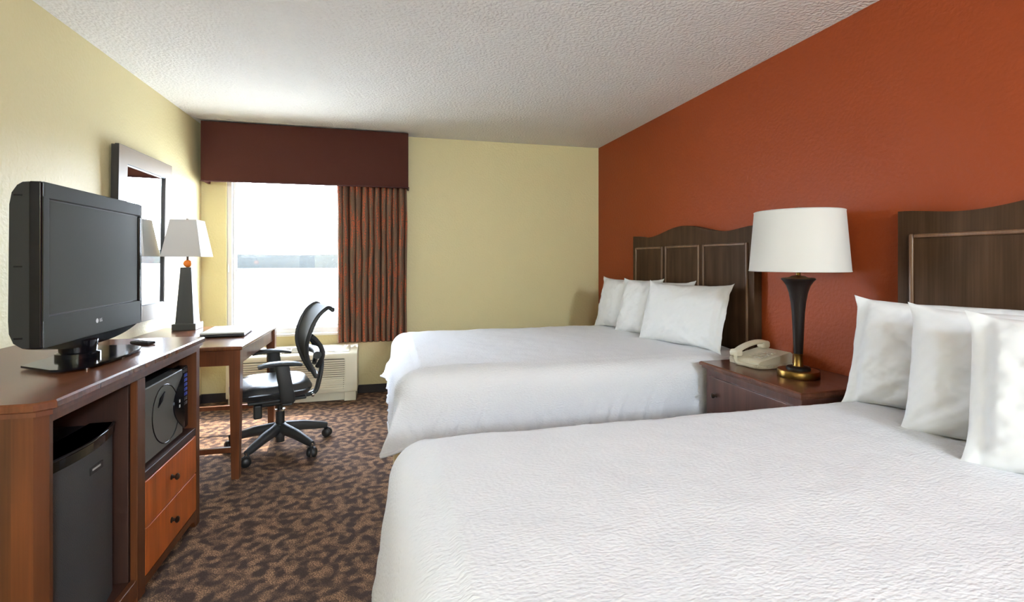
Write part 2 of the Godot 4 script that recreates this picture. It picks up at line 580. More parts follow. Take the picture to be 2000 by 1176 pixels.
# ------------------------------------------------------------------ beds
func bed(which: int, d0: float, d1: float, place: String) -> void:
	var near := which == 1
	var x0 := 0.02 if near else 0.05
	var x1 := 2.10
	var cz := -(d0 + d1) / 2
	var wz := d1 - d0
	var t := thing("bed", "near double bed with tan skirt under the white coverlet" if near else "far double bed with tan skirt under the white coverlet", "bed", Vector3((x0 + x1) / 2, 0, cz), 0.0, "double beds")
	var lx := x1 - x0
	part(t, "mattress", G().rbox(Vector3(0, 0.515, 0), Vector3(lx - 0.03, 0.275, wz - 0.03), 0.115, 4), M.mattress)
	part(t, "box_spring", G().rbox(Vector3(0, 0.27, 0), Vector3(lx - 0.02, 0.2, wz - 0.02), 0.02), M.mattress)
	# skirt: cloth with soft pleats round three sides
	var g := G()
	var path := [Vector2(lx / 2, -wz / 2 - 0.008), Vector2(-lx / 2 - 0.008, -wz / 2 - 0.008), Vector2(-lx / 2 - 0.008, wz / 2 + 0.008), Vector2(lx / 2, wz / 2 + 0.008)]
	var pts := []
	var nrm := []
	for s in 3:
		var a: Vector2 = path[s]
		var b: Vector2 = path[s + 1]
		var m := 60
		for i in m + (1 if s == 2 else 0):
			var k := float(i) / m
			pts.append(a.lerp(b, k))
			var d := (b - a).normalized()
			nrm.append(Vector2(-d.y, d.x) * -1.0)
	g.sheet(pts.size() - 1, 8, func(i: int, j: int):
		var k: float = j / 8.0
		var p: Vector2 = pts[i] + nrm[i] * (-0.006 + (sin(i * 0.9) * 0.004 + sin(i * 0.37) * 0.004 + 0.012) * (1.0 - k))
		return Vector3(p.x, 0.008 + 0.40 * k, p.y), 1.0)
	part(t, "bed_skirt", g, M.skirt)
	# coverlet
	var n1 := noise(100 + which, 2.2, 2)
	var n2 := noise(110 + which, 7.0, 2)
	var n3 := noise(120 + which, 5.0, 2)
	var hang := 0.56 if near else 0.36
	var r := 0.12
	var top := 0.685
	var bx0 := x0 - 0.012
	var bz0 := d0 - 0.014
	var bz1 := d1 + 0.014
	var extra := hang + r * (PI / 2 - 1.0)
	var na := 150
	var nb := 150
	var a0 := bx0 + r - extra - r * 0.0
	var fn := func(i: int, j: int):
		var a: float = lerpf(a0 - r * 0.0, 2.085, float(i) / na)
		var b: float = lerpf(bz0 + r - extra, bz1 - r + extra, float(j) / nb)
		var ca := maxf(a, bx0 + r)
		var cb := clampf(b, bz0 + r, bz1 - r)
		var o := Vector2(a - ca, b - cb)
		var m := maxf(absf(o.x), absf(o.y))
		var k := 0.0
		var dir := Vector2.ZERO
		if m > 1e-6:
			k = minf(absf(o.x), absf(o.y)) / m
			dir = o.normalized()
		var phi := minf(m / r, PI / 2)
		var outw := r * sin(phi)
		var drop := r * (1.0 - cos(phi))
		var e := maxf(m - r * PI / 2, 0.0)
		var along: float = cb - ca + (b - a) * 0.6
		if e > 0.0:
			var q := e / hang
			outw += e * ((0.12 + 0.05 * k) if near else (0.08 + 0.55 * k * k)) + q * (0.030 * n3.get_noise_1d(along * 1.6 + 3.0) + 0.022 * k * sin(atan2(o.y, o.x) * 9.0)) + 0.026 * q * q * n2.get_noise_2d(along * 1.1 + e * 1.5, e * 0.5)
			outw -= 0.012 * smoothstep(0.82, 1.0, q)
			drop += e * (1.0 + 0.03 * k) + q * 0.012 * n1.get_noise_1d(along * 2.0)
		var crown := 0.012 * (1.0 - pow(absf((b - (d0 + d1) / 2) / (wz / 2)), 4.0)) if m < 1e-6 else 0.0
		var y := top - drop + maxf(crown, 0.0) + 0.006 + 0.006 * n1.get_noise_2d(a, b) + 0.0022 * n2.get_noise_2d(a * 1.4, b * 1.4)
		return Vector3(ca + dir.x * outw, y, -(cb + dir.y * outw))
	var cover := G()
	cover.sheet(na, nb, fn, -1.0)
	var c := thing("coverlet", ("white quilted coverlet spread over the near bed" if near else "white quilted coverlet spread over the far bed"), "coverlet", Vector3.ZERO, 0.0, "white coverlets")
	part(c, "cloth", cover, M.duvet)
	# rolled hem round the three hanging edges
	var hem := []
	for i in range(na, -1, -3): hem.append(fn.call(i, 0) + Vector3(0.004, 0, -0.004))
	for j in range(3, nb, 3): hem.append(fn.call(0, j) + Vector3(0.004, 0, 0))
	for i in range(0, na + 1, 3): hem.append(fn.call(i, nb) + Vector3(0.004, 0, 0.004))
	part(c, "hem", G().tube(hem, 0.009, 8), M.duvet)

func headboard(zc: float, label: String) -> void:
	var t := thing("headboard", label, "headboard", Vector3(X1, 0, -zc), 0.0, "headboards")
	var hw := 0.747
	var poly := PackedVector2Array()
	poly.append(Vector2(-hw, 0.30)); poly.append(Vector2(hw, 0.30))
	var m := 48
	for i in m + 1:
		var s := 1.0 - 2.0 * i / m
		var a := absf(s)
		# ears at the ends, a dip at two thirds, a crest in the middle
		var y := 0.0
		if a < 0.66: y = 1.440 + 0.065 * (0.5 + 0.5 * cos(PI * a / 0.66))
		else: y = 1.440 + 0.020 * (0.5 - 0.5 * cos(PI * (a - 0.66) / 0.34))
		poly.append(Vector2(s * hw, y))
	var g := G()
	g.xf = Transform3D(Basis(Vector3.UP, PI / 2), Vector3.ZERO)   # local z -> +x, local x -> -z
	g.prism(poly, -0.057, -0.004, true)
	part(t, "board", g, M.head)
	# legs down to the floor
	for s in [-1.0, 1.0]:
		part(t, "leg", G().rbox(Vector3(-0.03, 0.15, s * (hw - 0.05)), Vector3(0.045, 0.30, 0.09), 0.004), M.head)
	for k in 3:
		var c := (k - 1) * 0.477
		var hwk := 0.2195
		var pm := G()
		# moulding ring round each panel
		var y0 := 0.5; var y1 := 1.36
		for s in [-1.0, 1.0]:
			pm.rbox(Vector3(-0.060, (y0 + y1) / 2, c + s * (hwk - 0.009)), Vector3(0.016, y1 - y0, 0.018), 0.007, 3)
		pm.rbox(Vector3(-0.060, y1 - 0.009, c), Vector3(0.016, 0.018, hwk * 2 - 0.036), 0.007, 3)
		pm.rbox(Vector3(-0.060, y0 + 0.009, c), Vector3(0.016, 0.018, hwk * 2 - 0.036), 0.007, 3)
		var pn := part(t, "panel", G().rbox(Vector3(-0.058, (y0 + y1) / 2, c), Vector3(0.004, y1 - y0 - 0.036, hwk * 2 - 0.036), 0.001, 1), M.head)
		part(pn, "moulding", pm, M.headmould)

func pillow_mesh(w: float, h: float, th: float, seed_: int, cuff: float) -> ArrayMesh:
	var g := G()
	var n := noise(seed_, 3.2, 2)
	var nw := noise(seed_ + 50, 9.0, 2)
	for side in [-1.0, 1.0]:
		g.sheet(44, 34, func(i: int, j: int):
			var u := -cos(PI * i / 44.0)
			var v := -cos(PI * j / 34.0)
			u = lerpf(u, -1.0 + 2.0 * i / 44.0, 0.35)
			v = lerpf(v, -1.0 + 2.0 * j / 34.0, 0.35)
			var pu := 1.0 - 0.065 * (1.0 - pow(absf(v), 5.0)) * u * u
			var pv := 1.0 - 0.11 * (1.0 - pow(absf(u), 5.0)) * v * v
			var body := pow(maxf(1.0 - pow(absf(u), 2.6), 0.0), 0.62) * pow(maxf(1.0 - pow(absf(v), 2.6), 0.0), 0.62)
			# the open end of the case: a seam and a flat cuff
			body *= (1.0 - 0.42 * smoothstep(0.83, 0.88, u * cuff)) * (1.0 - 0.35 * exp(-pow((u * cuff - 0.86) / 0.02, 2.0)))
			var x := u * w / 2 * pu
			var y := v * h / 2 * pv
			var z: float = side * th / 2 * body
			var wr := 0.010 * n.get_noise_2d(x * 1.3, y * 1.3) + 0.007 * nw.get_noise_2d(x * (2.2 - 1.4 * absf(v)), y * (2.2 - 1.4 * absf(u)))
			z += side * wr * minf(body * 3.0, 1.0)
			var edge := 1.0 - minf(body * 4.0, 1.0)
			z += edge * 0.010 * n.get_noise_2d(x * 3.0 + 7.0, y * 3.0)
			return Vector3(x, y, z), side)
	return g.mesh()

func place_pillow(m: ArrayMesh, lx: float, ld: float, base: float, yaw: float, tilt: float, w: float, h: float, label: String, group: String) -> void:
	# (lx, ld): the lower corner towards the window; the pillow runs from it towards the camera and the headboard
	var o := thing("pillow", label, "pillow", Vector3.ZERO, 0.0, group)
	var along := Vector3(sin(yaw), 0, cos(yaw))
	var back := Vector3(cos(yaw), 0, -sin(yaw))      # towards the headboard
	var up := (Vector3.UP * cos(tilt) + back * sin(tilt)).normalized()
	var b := Basis(along, up, along.cross(up))
	var c := Vector3(lx, base, -ld) + along * w / 2 + up * h / 2
	o.transform = Transform3D(b, c)
	part(o, "pillowcase", m, M.pillow)

func pillows() -> void:
	var w := 0.675; var h := 0.445
	var ma := pillow_mesh(w, h, 0.165, 1, 1.0)
	var mb := pillow_mesh(w, h, 0.17, 2, -1.0)
	var mc := pillow_mesh(w, h, 0.18, 3, -1.0)
	var g := "white pillows leaning on the headboards"
	var y := 0.682
	place_pillow(mc, 1.735, 3.965, y, deg_to_rad(17), deg_to_rad(15), w, h, "white pillow on far bed, the one closest to the window wall", g)
	place_pillow(mb, 1.735, 3.585, y, deg_to_rad(19), deg_to_rad(16), w, h, "white pillow on far bed, middle one of three", g)
	place_pillow(ma, 1.735, 3.20, y, deg_to_rad(18), deg_to_rad(17), w, h, "white pillow on far bed, front one seen whole beside the nightstand", g)
	place_pillow(mb, 1.765, 1.60, y, deg_to_rad(20), deg_to_rad(17), w, h, "white pillow on near bed, the one beside the nightstand", g)
	place_pillow(ma, 1.63, 1.27, y, deg_to_rad(24), deg_to_rad(17), w, h, "white pillow on near bed, middle one of three", g)
	place_pillow(mc, 1.52, 1.02, y, deg_to_rad(26), deg_to_rad(17), w, h, "white pillow on near bed, front one cut off by the frame", g)

# ------------------------------------------------------------------ cabinet with refrigerator, microwave and television
func media_cabinet() -> void:
	var t := thing("media_cabinet", "brown wooden media cabinet holding a refrigerator and a microwave", "cabinet", Vector3(-1.21, 0, -2.115))
	# local: x -0.345 .. 0.345, z +0.565 (near) .. -0.565 (far)
	var xf := 0.345
	var xb := -0.345
	var zn := 0.56
	var zf := -0.565
	var y1 := 0.853
	# top with clipped front corners and a stepped edge
	for lay in [["worktop", 0.862, 0.883, 0.0], ["top_moulding", 0.845, 0.862, 0.010]]:
		var i: float = lay[3]
		var p := PackedVector2Array()
		for q in [Vector2(xb - 0.005, zn + 0.022 - i), Vector2(xf - 0.012, zn + 0.022 - i), Vector2(xf + 0.022 - i, zn - 0.012), Vector2(xf + 0.022 - i, zf + 0.012), Vector2(xf - 0.012, zf - 0.018 + i), Vector2(xb - 0.005, zf - 0.018 + i)]:
			p.append(Vector2(q.x, -q.y))
		var g := G()
		g.xf = Transform3D(Basis(Vector3.RIGHT, -PI / 2), Vector3.ZERO)   # polygon y -> -z, depth -> y
		bevel_prism(g, p, lay[1], lay[2], 0.005)
		part(t, lay[0], g, M.cabtop if lay[0] == "worktop" else M.cabedge)
	# sides
	part(t, "side_panel", G().rbox(Vector3((xb + xf) / 2 - 0.03, 0.43, zn - 0.012), Vector3(xf - xb - 0.06, 0.84, 0.02), 0.002), M.cabside_shaded)
	part(t, "side_panel", G().rbox(Vector3((xb + xf) / 2 - 0.03, 0.43, zf + 0.012), Vector3(xf - xb - 0.06, 0.84, 0.02), 0.002), M.cabside_shaded)
	part(t, "back_panel", G().box(Vector3(xb + 0.006, 0.45, 0), Vector3(0.01, 0.78, 1.08)), M.cabin_shaded)
	# corner posts: the near one has a chamfered edge
	var cp := PackedVector2Array([Vector2(xf - 0.07, -(zn + 0.004)), Vector2(xf - 0.022, -(zn + 0.004)), Vector2(xf, -(zn - 0.02)), Vector2(xf, -(zn - 0.034)), Vector2(xf - 0.07, -(zn - 0.034))])
	var g2 := G()
	g2.xf = Transform3D(Basis(Vector3.RIGHT, -PI / 2), Vector3.ZERO)
	g2.prism(cp, 0.0, y1 - 0.006)
	part(t, "corner_post", g2, M.cab)
	var cq := PackedVector2Array([Vector2(xf - 0.07, -(zf - 0.002)), Vector2(xf - 0.018, -(zf - 0.002)), Vector2(xf, -(zf + 0.016)), Vector2(xf, -(zf + 0.055)), Vector2(xf - 0.07, -(zf + 0.055))])
	var g3 := G()
	g3.xf = Transform3D(Basis(Vector3.RIGHT, -PI / 2), Vector3.ZERO)
	g3.prism(cq, 0.0, y1 - 0.006)
	part(t, "corner_post", g3, M.cab)
	# the front rail under the top
	part(t, "top_rail", G().rbox(Vector3(xf - 0.011, 0.833, 0.008), Vector3(0.022, 0.026, 1.044), 0.002), M.cab)
	# divider between the two bays: front post and panel behind
	part(t, "divider", G().rbox(Vector3((xb + xf) / 2 - 0.012, 0.43, 0.03), Vector3(xf - xb - 0.034, 0.82, 0.058), 0.003), M.cabin_shaded)
	part(t, "divider_post", G().rbox(Vector3(xf - 0.012, 0.4195, 0.03), Vector3(0.024, 0.799, 0.06), 0.003), M.cab)
	# refrigerator bay floor with a lip
	part(t, "bay_floor", G().rbox(Vector3(-0.01, 0.085, 0.293), Vector3(0.66, 0.03, 0.462), 0.003), M.cabin_shaded)
	part(t, "bay_lip", G().rbox(Vector3(xf - 0.011, 0.075, 0.293), Vector3(0.022, 0.06, 0.462), 0.003), M.cab)
	# microwave shelf
	part(t, "shelf", G().rbox(Vector3(-0.002, 0.447, -0.255), Vector3(0.69, 0.034, 0.508), 0.003), M.cabin_shaded)
	# drawers with knobs
	for yy in [[0.255, 0.427, 0.349], [0.078, 0.250, 0.170]]:
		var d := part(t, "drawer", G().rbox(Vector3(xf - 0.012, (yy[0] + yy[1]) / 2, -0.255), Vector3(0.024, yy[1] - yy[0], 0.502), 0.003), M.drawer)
		var kg := G()
		kg.xf = Transform3D(Basis(Vector3.FORWARD, PI / 2), Vector3(xf - 0.001, yy[2], -0.231))
		kg.lathe([Vector2(0.0, -0.002), Vector2(0.012, -0.002), Vector2(0.012, 0.003), Vector2(0.006, 0.006), Vector2(0.006, 0.014), Vector2(0.013, 0.019), Vector2(0.014, 0.024), Vector2(0.009, 0.029), Vector2(0.0, 0.030)], 16)
		part(d, "knob", kg, M.bronze, "dark bronze knob")
	part(t, "drawer_case", G().box(Vector3(-0.03, 0.25, -0.255), Vector3(0.60, 0.34, 0.49)), M.cabin_shaded)
	# base rail with cut out feet
	var rail := PackedVector2Array([Vector2(-0.545, 0.0), Vector2(-0.50, 0.0), Vector2(-0.485, 0.03), Vector2(-0.45, 0.042), Vector2(-0.02, 0.042), Vector2(0.02, 0.042), Vector2(0.44, 0.042), Vector2(0.475, 0.03), Vector2(0.49, 0.0), Vector2(0.535, 0.0), Vector2(0.535, 0.074), Vector2(-0.545, 0.074)])
	var rg := G()
	rg.xf = Transform3D(Basis(Vector3.UP, PI / 2), Vector3(0, 0, 0.0))    # local x -> -z
	var flip := PackedVector2Array()
	for q in rail: flip.append(Vector2(-q.x, q.y))
	rg.prism(flip, xf - 0.020, xf - 0.001)
	part(t, "base_rail", rg, M.cab)

func bevel_prism(g: Geo, poly: PackedVector2Array, z0: float, z1: float, b: float) -> void:
	var inner := Geometry2D.offset_polygon(poly, -b)[0]
	if inner.size() != poly.size():
		g.prism(poly, z0, z1)
		return
	g.prism(poly, z0, z1 - b)
	# order of the inset ring may start elsewhere: match by distance
	var m := poly.size()
	var ring := []
	for i in m:
		var best: Vector2 = inner[0]
		for q in inner:
			if q.distance_to(poly[i]) < best.distance_to(poly[i]): best = q
		ring.append(best)
	var s := -1.0 if Geometry2D.is_polygon_clockwise(poly) else 1.0
	for i in m:
		var p := poly[i]; var q := poly[(i + 1) % m]
		var d := (q - p).normalized()
		var n := (Vector3(d.y, -d.x, 0) * s + Vector3(0, 0, 1)).normalized()
		var r0: Vector2 = ring[i]
		var r1: Vector2 = ring[(i + 1) % m]
		g.quad(Vector3(p.x, p.y, z1 - b), Vector3(q.x, q.y, z1 - b), Vector3(r1.x, r1.y, z1), Vector3(r0.x, r0.y, z1), n)
	var idx := Geometry2D.triangulate_polygon(PackedVector2Array(ring))
	var up := Vector3(0, 0, 1)
	for k in range(0, idx.size(), 3):
		var a: Vector2 = ring[idx[k]]; var b2: Vector2 = ring[idx[k + 1]]; var c: Vector2 = ring[idx[k + 2]]
		g.tri(Vector3(a.x, a.y, z1), Vector3(b2.x, b2.y, z1), Vector3(c.x, c.y, z1), up, up, up)

func fridge() -> void:
	# door face bows outwards; sits on the bay floor
	var t := thing("mini_refrigerator", "black mini refrigerator with a curved handle in the cabinet", "refrigerator", Vector3(-1.18, 0.10, -1.795))
	part(t, "body", G().rbox(Vector3(-0.02, 0.295, 0), Vector3(0.42, 0.585, 0.415), 0.008), M.black)
	var bow := func(s: float) -> float: return 0.022 * (1.0 - s * s)
	var poly := PackedVector2Array()
	poly.append(Vector2(0.195, 0.207)); poly.append(Vector2(0.195, -0.207))
	for i in 21:
		var s := -1.0 + 0.1 * i
		poly.append(Vector2(0.262 + bow.call(s), 0.207 * s))
	var g := G()
	g.xf = Transform3D(Basis(Vector3.RIGHT, -PI / 2), Vector3.ZERO)
	g.prism(poly, 0.01, 0.555, true)
	var door := part(t, "door", g, M.fridge)
	# glossy handle cap along the top of the door
	var cap := PackedVector2Array()
	cap.append(Vector2(0.195, 0.208)); cap.append(Vector2(0.195, -0.208))
	for i in 21:
		var s := -1.0 + 0.1 * i
		cap.append(Vector2(0.265 + bow.call(s) * 1.5, 0.208 * s))
	var g2 := G()
	g2.xf = Transform3D(Basis(Vector3.RIGHT, -PI / 2), Vector3.ZERO)
	bevel_prism(g2, cap, 0.557, 0.592, 0.0)
	part(door, "handle", g2, M.gloss, "glossy black curved top handle")
	var lp := []
	for i in 21:
		var s := -1.0 + 0.1 * i
		lp.append(Vector3(0.266 + bow.call(s) * 1.5, 0.590, 0.206 * s))
	part(door, "handle_lip", G().tube(lp, 0.005, 8), M.gloss)
	part(door, "badge", G().rbox(Vector3(0.283, 0.488, -0.065), Vector3(0.004, 0.024, 0.075), 0.0015), M.black)
	part(door, "badge_print", G().box(Vector3(0.2855, 0.491, -0.062), Vector3(0.001, 0.006, 0.045)), M.logo)

func microwave() -> void:
	var t := thing("microwave", "black microwave oven with a round handle recess in the cabinet", "microwave", Vector3(-1.14, 0.464, -2.37))
	# local z: +0.245 near .. -0.245 far; x front 0.26
	part(t, "body", G().rbox(Vector3(-0.04, 0.155, 0), Vector3(0.50, 0.275, 0.46), 0.008), M.black)
	for sx in [-0.2, 0.16]:
		for sz in [-0.18, 0.18]:
			part(t, "foot", G().lathe([Vector2(0, 0), Vector2(0.012, 0), Vector2(0.014, 0.018), Vector2(0, 0.018)], 10, Vector3(sx, 0, sz)), M.black)
	var door := part(t, "door", G().rbox(Vector3(0.236, 0.160, 0.048), Vector3(0.05, 0.285, 0.365), 0.006), M.mwdoor)
	# pear shaped raised ring of the window
	var loop := []
	for i in 41:
		var a := TAU * i / 40.0
		var rr := 0.125 if sin(a) > 0.0 else 0.118
		loop.append(Vector3(0.2615, 0.152 + rr * sin(a), 0.04 + 0.125 * cos(a) + 0.02 * sin(a)))
	part(door, "window_rim", G().tube(loop, 0.0025, 6), M.gloss)
	# dark lens shaped pull beside the panel
	var lens := PackedVector2Array()
	for i in 25:
		var k := float(i) / 24.0
		lens.append(Vector2(0.135, lerpf(-0.115, 0.125, k)))
	for i in range(24, -1, -1):
		var k := float(i) / 24.0
		lens.append(Vector2(0.135 - 0.105 * sin(PI * k) - 0.001, lerpf(-0.115, 0.125, k)))
	var lg := G()
	lg.xf = Transform3D(Basis(Vector3.UP, PI / 2), Vector3(0.0, 0.155, 0.0))
	lg.prism(lens, 0.258, 0.266)
	part(door, "pull", lg, M.gloss)
	var swg := G()
	swg.tube([Vector3(0.262, 0.200, 0.115), Vector3(0.263, 0.226, 0.095), Vector3(0.262, 0.248, 0.055)], [0.002, 0.009, 0.003], 8)
	part(door, "swoosh", swg, M.gloss)
	for q in [0.0, 1.0]:
		part(door, "mark", G().box(Vector3(0.2665, 0.150 + 0.022 * q, -0.085), Vector3(0.001, 0.012, 0.010)), M.logo)
	var cp := part(t, "control_panel", G().rbox(Vector3(0.228, 0.160, -0.187), Vector3(0.045, 0.285, 0.086), 0.010), M.gloss)
	for r in 7:
		for c in 2:
			part(cp, "button", G().rbox(Vector3(0.2515, 0.262 - 0.021 * r, -0.172 - 0.026 * c), Vector3(0.003, 0.014, 0.020), 0.001, 1), M.blue if r < 5 else M.black)
	part(cp, "display", G().box(Vector3(0.2512, 0.284, -0.185), Vector3(0.002, 0.014, 0.05)), M.black)
	part(cp, "door_button", G().rbox(Vector3(0.2515, 0.045, -0.165), Vector3(0.004, 0.022, 0.022), 0.0015, 1), M.chrome)

func television() -> void:
	# origin on the cabinet top; screen faces +x
	var t := thing("television", "dark grey flat television standing on the media cabinet", "television", Vector3(-1.06, 0.8835, -2.222), deg_to_rad(1.6))
	# local: z +0.352 near .. -0.352 far
	var hw := 0.352
	var y0 := 0.088
	var y1 := 0.617
	# rear shell: rounded outline seen from the end
	var prof := PackedVector2Array([Vector2(-0.028, y0 + 0.004), Vector2(-0.028, y1 - 0.002), Vector2(-0.048, y1 - 0.004), Vector2(-0.062, y1 - 0.014), Vector2(-0.076, y1 - 0.038), Vector2(-0.082, y1 - 0.075), Vector2(-0.085, y0 + 0.09), Vector2(-0.083, y0 + 0.05), Vector2(-0.072, y0 + 0.02), Vector2(-0.05, y0 + 0.004)])
	var g := G()
	g.prism(prof, -hw + 0.004, hw - 0.004, true)
	part(t, "rear_shell", g, M.tvshell)
	for yy in [y1 - 0.045, y0 + 0.26, y0 + 0.035]:
		part(t, "shell_groove", G().box(Vector3(-0.060, yy, hw - 0.004), Vector3(0.022, 0.005, 0.002)), M.gloss)
	# front: bezel frame in four bars with side strips
	var bz := G()
	var side_w := 0.020
	bz.rbox(Vector3(-0.006, y1 - 0.026, 0), Vector3(0.020, 0.052, hw * 2 - 0.024), 0.004)
	bz.rbox(Vector3(-0.006, y0 + 0.05, 0), Vector3(0.020, 0.10, hw * 2 - 0.024), 0.004)
	bz.rbox(Vector3(-0.006, (y0 + y1) / 2 + 0.02, hw - 0.022), Vector3(0.020, y1 - y0 - 0.13, 0.032), 0.004)
	bz.rbox(Vector3(-0.006, (y0 + y1) / 2 + 0.02, -hw + 0.012), Vector3(0.020, y1 - y0 - 0.13, 0.014), 0.003)
	part(t, "bezel", bz, M.tvfront)
	for s in [-1.0, 1.0]:
		part(t, "gloss_strip", G().rbox(Vector3(-0.0135, (y0 + y1) / 2, s * (hw - 0.004)), Vector3(0.033, y1 - y0 - 0.002, 0.014), 0.005, 3), M.gloss, "glossy black side strip")
	part(t, "inner_strip", G().rbox(Vector3(0.0, (y0 + y1) / 2 + 0.02, -hw + 0.026), Vector3(0.012, y1 - y0 - 0.155, 0.014), 0.005, 3), M.gloss)
	part(t, "screen_surround", G().box(Vector3(-0.009, (y0 + y1) / 2 + 0.024, 0.0), Vector3(0.010, y1 - y0 - 0.10, hw * 2 - 0.03)), M.black)
	part(t, "screen", G().rbox(Vector3(-0.003, (y0 + y1) / 2 + 0.024, 0.001), Vector3(0.010, y1 - y0 - 0.160, hw * 2 - 0.081), 0.002, 1), M.screen)
	# lower speaker bar, curved downwards
	var sp := PackedVector2Array()
	for i in 21:
		var k := -1.0 + 0.1 * i
		sp.append(Vector2(k * (hw - 0.03), y0 - 0.001 - 0.034 * (1.0 - pow(absf(k), 2.5))))
	sp.append(Vector2(hw - 0.004, y0 + 0.012)); sp.append(Vector2(-hw + 0.004, y0 + 0.012))
	var sg := G()
	sg.xf = Transform3D(Basis(Vector3.UP, PI / 2), Vector3.ZERO)
	sg.prism(sp, -0.062, -0.004, true)
	part(t, "speaker_bar", sg, M.gloss)
	# maker's mark
	var disc := G()
	disc.xf = Transform3D(Basis(Vector3.FORWARD, PI / 2), Vector3(0.0042, y0 + 0.052, 0.028))
	disc.lathe([Vector2(0.0, 0), Vector2(0.0085, 0), Vector2(0.0085, 0.0006), Vector2(0, 0.0006)], 20)
	part(t, "logo_disc", disc, M.logo)
	var tm := TextMesh.new()
	tm.text = "LG"
	var sf := SystemFont.new()
	sf.font_names = PackedStringArray(["Droid Sans"])
	tm.font = sf
	tm.font_size = 32
	tm.pixel_size = 0.00052
	tm.depth = 0.0006
	var lo := part(t, "logo_lettering", tm, M.logo)
	lo.rotation.y = PI / 2
	lo.position = Vector3(0.0046, y0 + 0.052, 0.002)
	# neck and glass foot
	part(t, "neck", G().lathe([Vector2(0.066, 0.008), Vector2(0.066, 0.03), Vector2(0.055, 0.034), Vector2(0.058, 0.075), Vector2(0.0, 0.075)], 24, Vector3(-0.04, 0, 0.06)), M.gloss)
	var bp := PackedVector2Array()
	for q in [Vector2(-0.135, 0.20), Vector2(0.0, 0.305), Vector2(0.035, 0.31), Vector2(0.085, 0.26), Vector2(0.105, 0.16), Vector2(0.11, 0.05), Vector2(0.105, -0.06), Vector2(0.085, -0.13), Vector2(0.03, -0.19), Vector2(-0.05, -0.20), Vector2(-0.135, -0.19)]:
		bp.append(Vector2(q.x, -q.y))
	var bg := G()
	bg.xf = Transform3D(Basis(Vector3.RIGHT, -PI / 2), Vector3.ZERO)
	bg.prism(bp, 0.006, 0.013)
	part(t, "foot_plate", bg, M.gloss)
	for q in [Vector2(0.07, 0.24), Vector2(0.095, 0.05), Vector2(0.07, -0.10), Vector2(-0.11, 0.15), Vector2(-0.11, -0.15)]:
		part(t, "foot_stud", G().lathe([Vector2(0, 0), Vector2(0.006, 0), Vector2(0.006, 0.006), Vector2(0, 0.006)], 10, Vector3(q.x, 0, q.y)), M.chrome)
	var r := thing("remote_control", "small black remote control lying beside the television foot", "remote control", Vector3(-1.035, 0.8835, -2.505), deg_to_rad(62))
	part(r, "case", G().rbox(Vector3(0, 0.0065, 0), Vector3(0.036, 0.013, 0.105), 0.005), M.black)
	for i in 4:
		part(r, "button", G().rbox(Vector3(0, 0.0135, -0.033 + 0.022 * i), Vector3(0.020, 0.002, 0.010), 0.001, 1), M.tvshell)

# ------------------------------------------------------------------ desk corner
func desk() -> void:
	var t := thing("desk", "brown wooden desk with straight legs below the mirror", "desk", Vector3(-1.175, 0, -3.60))
	# local x -0.375 .. 0.375, z +0.49 .. -0.49
	var g := G()
	g.rbox(Vector3(0, 0.750, 0), Vector3(0.76, 0.024, 0.985), 0.008, 3)
	part(t, "desk_top", g, M.desktop)
	for s in [-1.0, 1.0]:
		part(t, "apron", G().rbox(Vector3(0, 0.693, s * 0.455), Vector3(0.66, 0.088, 0.02), 0.002), M.desk)
		part(t, "apron", G().rbox(Vector3(s * 0.345, 0.693, 0), Vector3(0.02, 0.088, 0.87), 0.002), M.desk)
		part(t, "stretcher", G().rbox(Vector3(0, 0.165, s * 0.452), Vector3(0.66, 0.030, 0.022), 0.002), M.desk)
	for sx in [-1.0, 1.0]:
		for sz in [-1.0, 1.0]:
			var lg := G()
			var pts := []
			for q in [[0.0, 0.020], [0.65, 0.029], [0.738, 0.029]]:
				pts.append(q)
			for i in 2:
				var a: Array = pts[i]
				var b: Array = pts[i + 1]
				for k in 4:
					var n := Vector3(cos(k * PI / 2), 0, sin(k * PI / 2))
					var u := Vector3(-n.z, 0, n.x)
					lg.quad(n * a[1] + u * a[1] + Vector3.UP * a[0], n * a[1] - u * a[1] + Vector3.UP * a[0], n * b[1] - u * b[1] + Vector3.UP * b[0], n * b[1] + u * b[1] + Vector3.UP * b[0], n)
			lg.quad(Vector3(-0.02, 0, -0.02), Vector3(0.02, 0, -0.02), Vector3(0.02, 0, 0.02), Vector3(-0.02, 0, 0.02), Vector3.DOWN)
			var o := part(t, "leg", lg, M.desk)
			o.position = Vector3(sx * 0.340, 0, sz * 0.452)

func frustum4(g: Geo, y0: float, h0: float, y1: float, h1: float, caps := true) -> void:
	for k in 4:
		var n := Vector3(cos(k * PI / 2), 0, sin(k * PI / 2))
		var u := Vector3(-n.z, 0, n.x)
		var nn := (n + Vector3.UP * (h0 - h1) / (y1 - y0)).normalized()
		g.quad(n * h0 + u * h0 + Vector3.UP * y0, n * h0 - u * h0 + Vector3.UP * y0, n * h1 - u * h1 + Vector3.UP * y1, n * h1 + u * h1 + Vector3.UP * y1, nn)
	if caps:
		g.quad(Vector3(-h0, y0, -h0), Vector3(h0, y0, -h0), Vector3(h0, y0, h0), Vector3(-h0, y0, h0), Vector3.DOWN)
		g.quad(Vector3(-h1, y1, -h1), Vector3(h1, y1, -h1), Vector3(h1, y1, h1), Vector3(-h1, y1, h1), Vector3.UP)

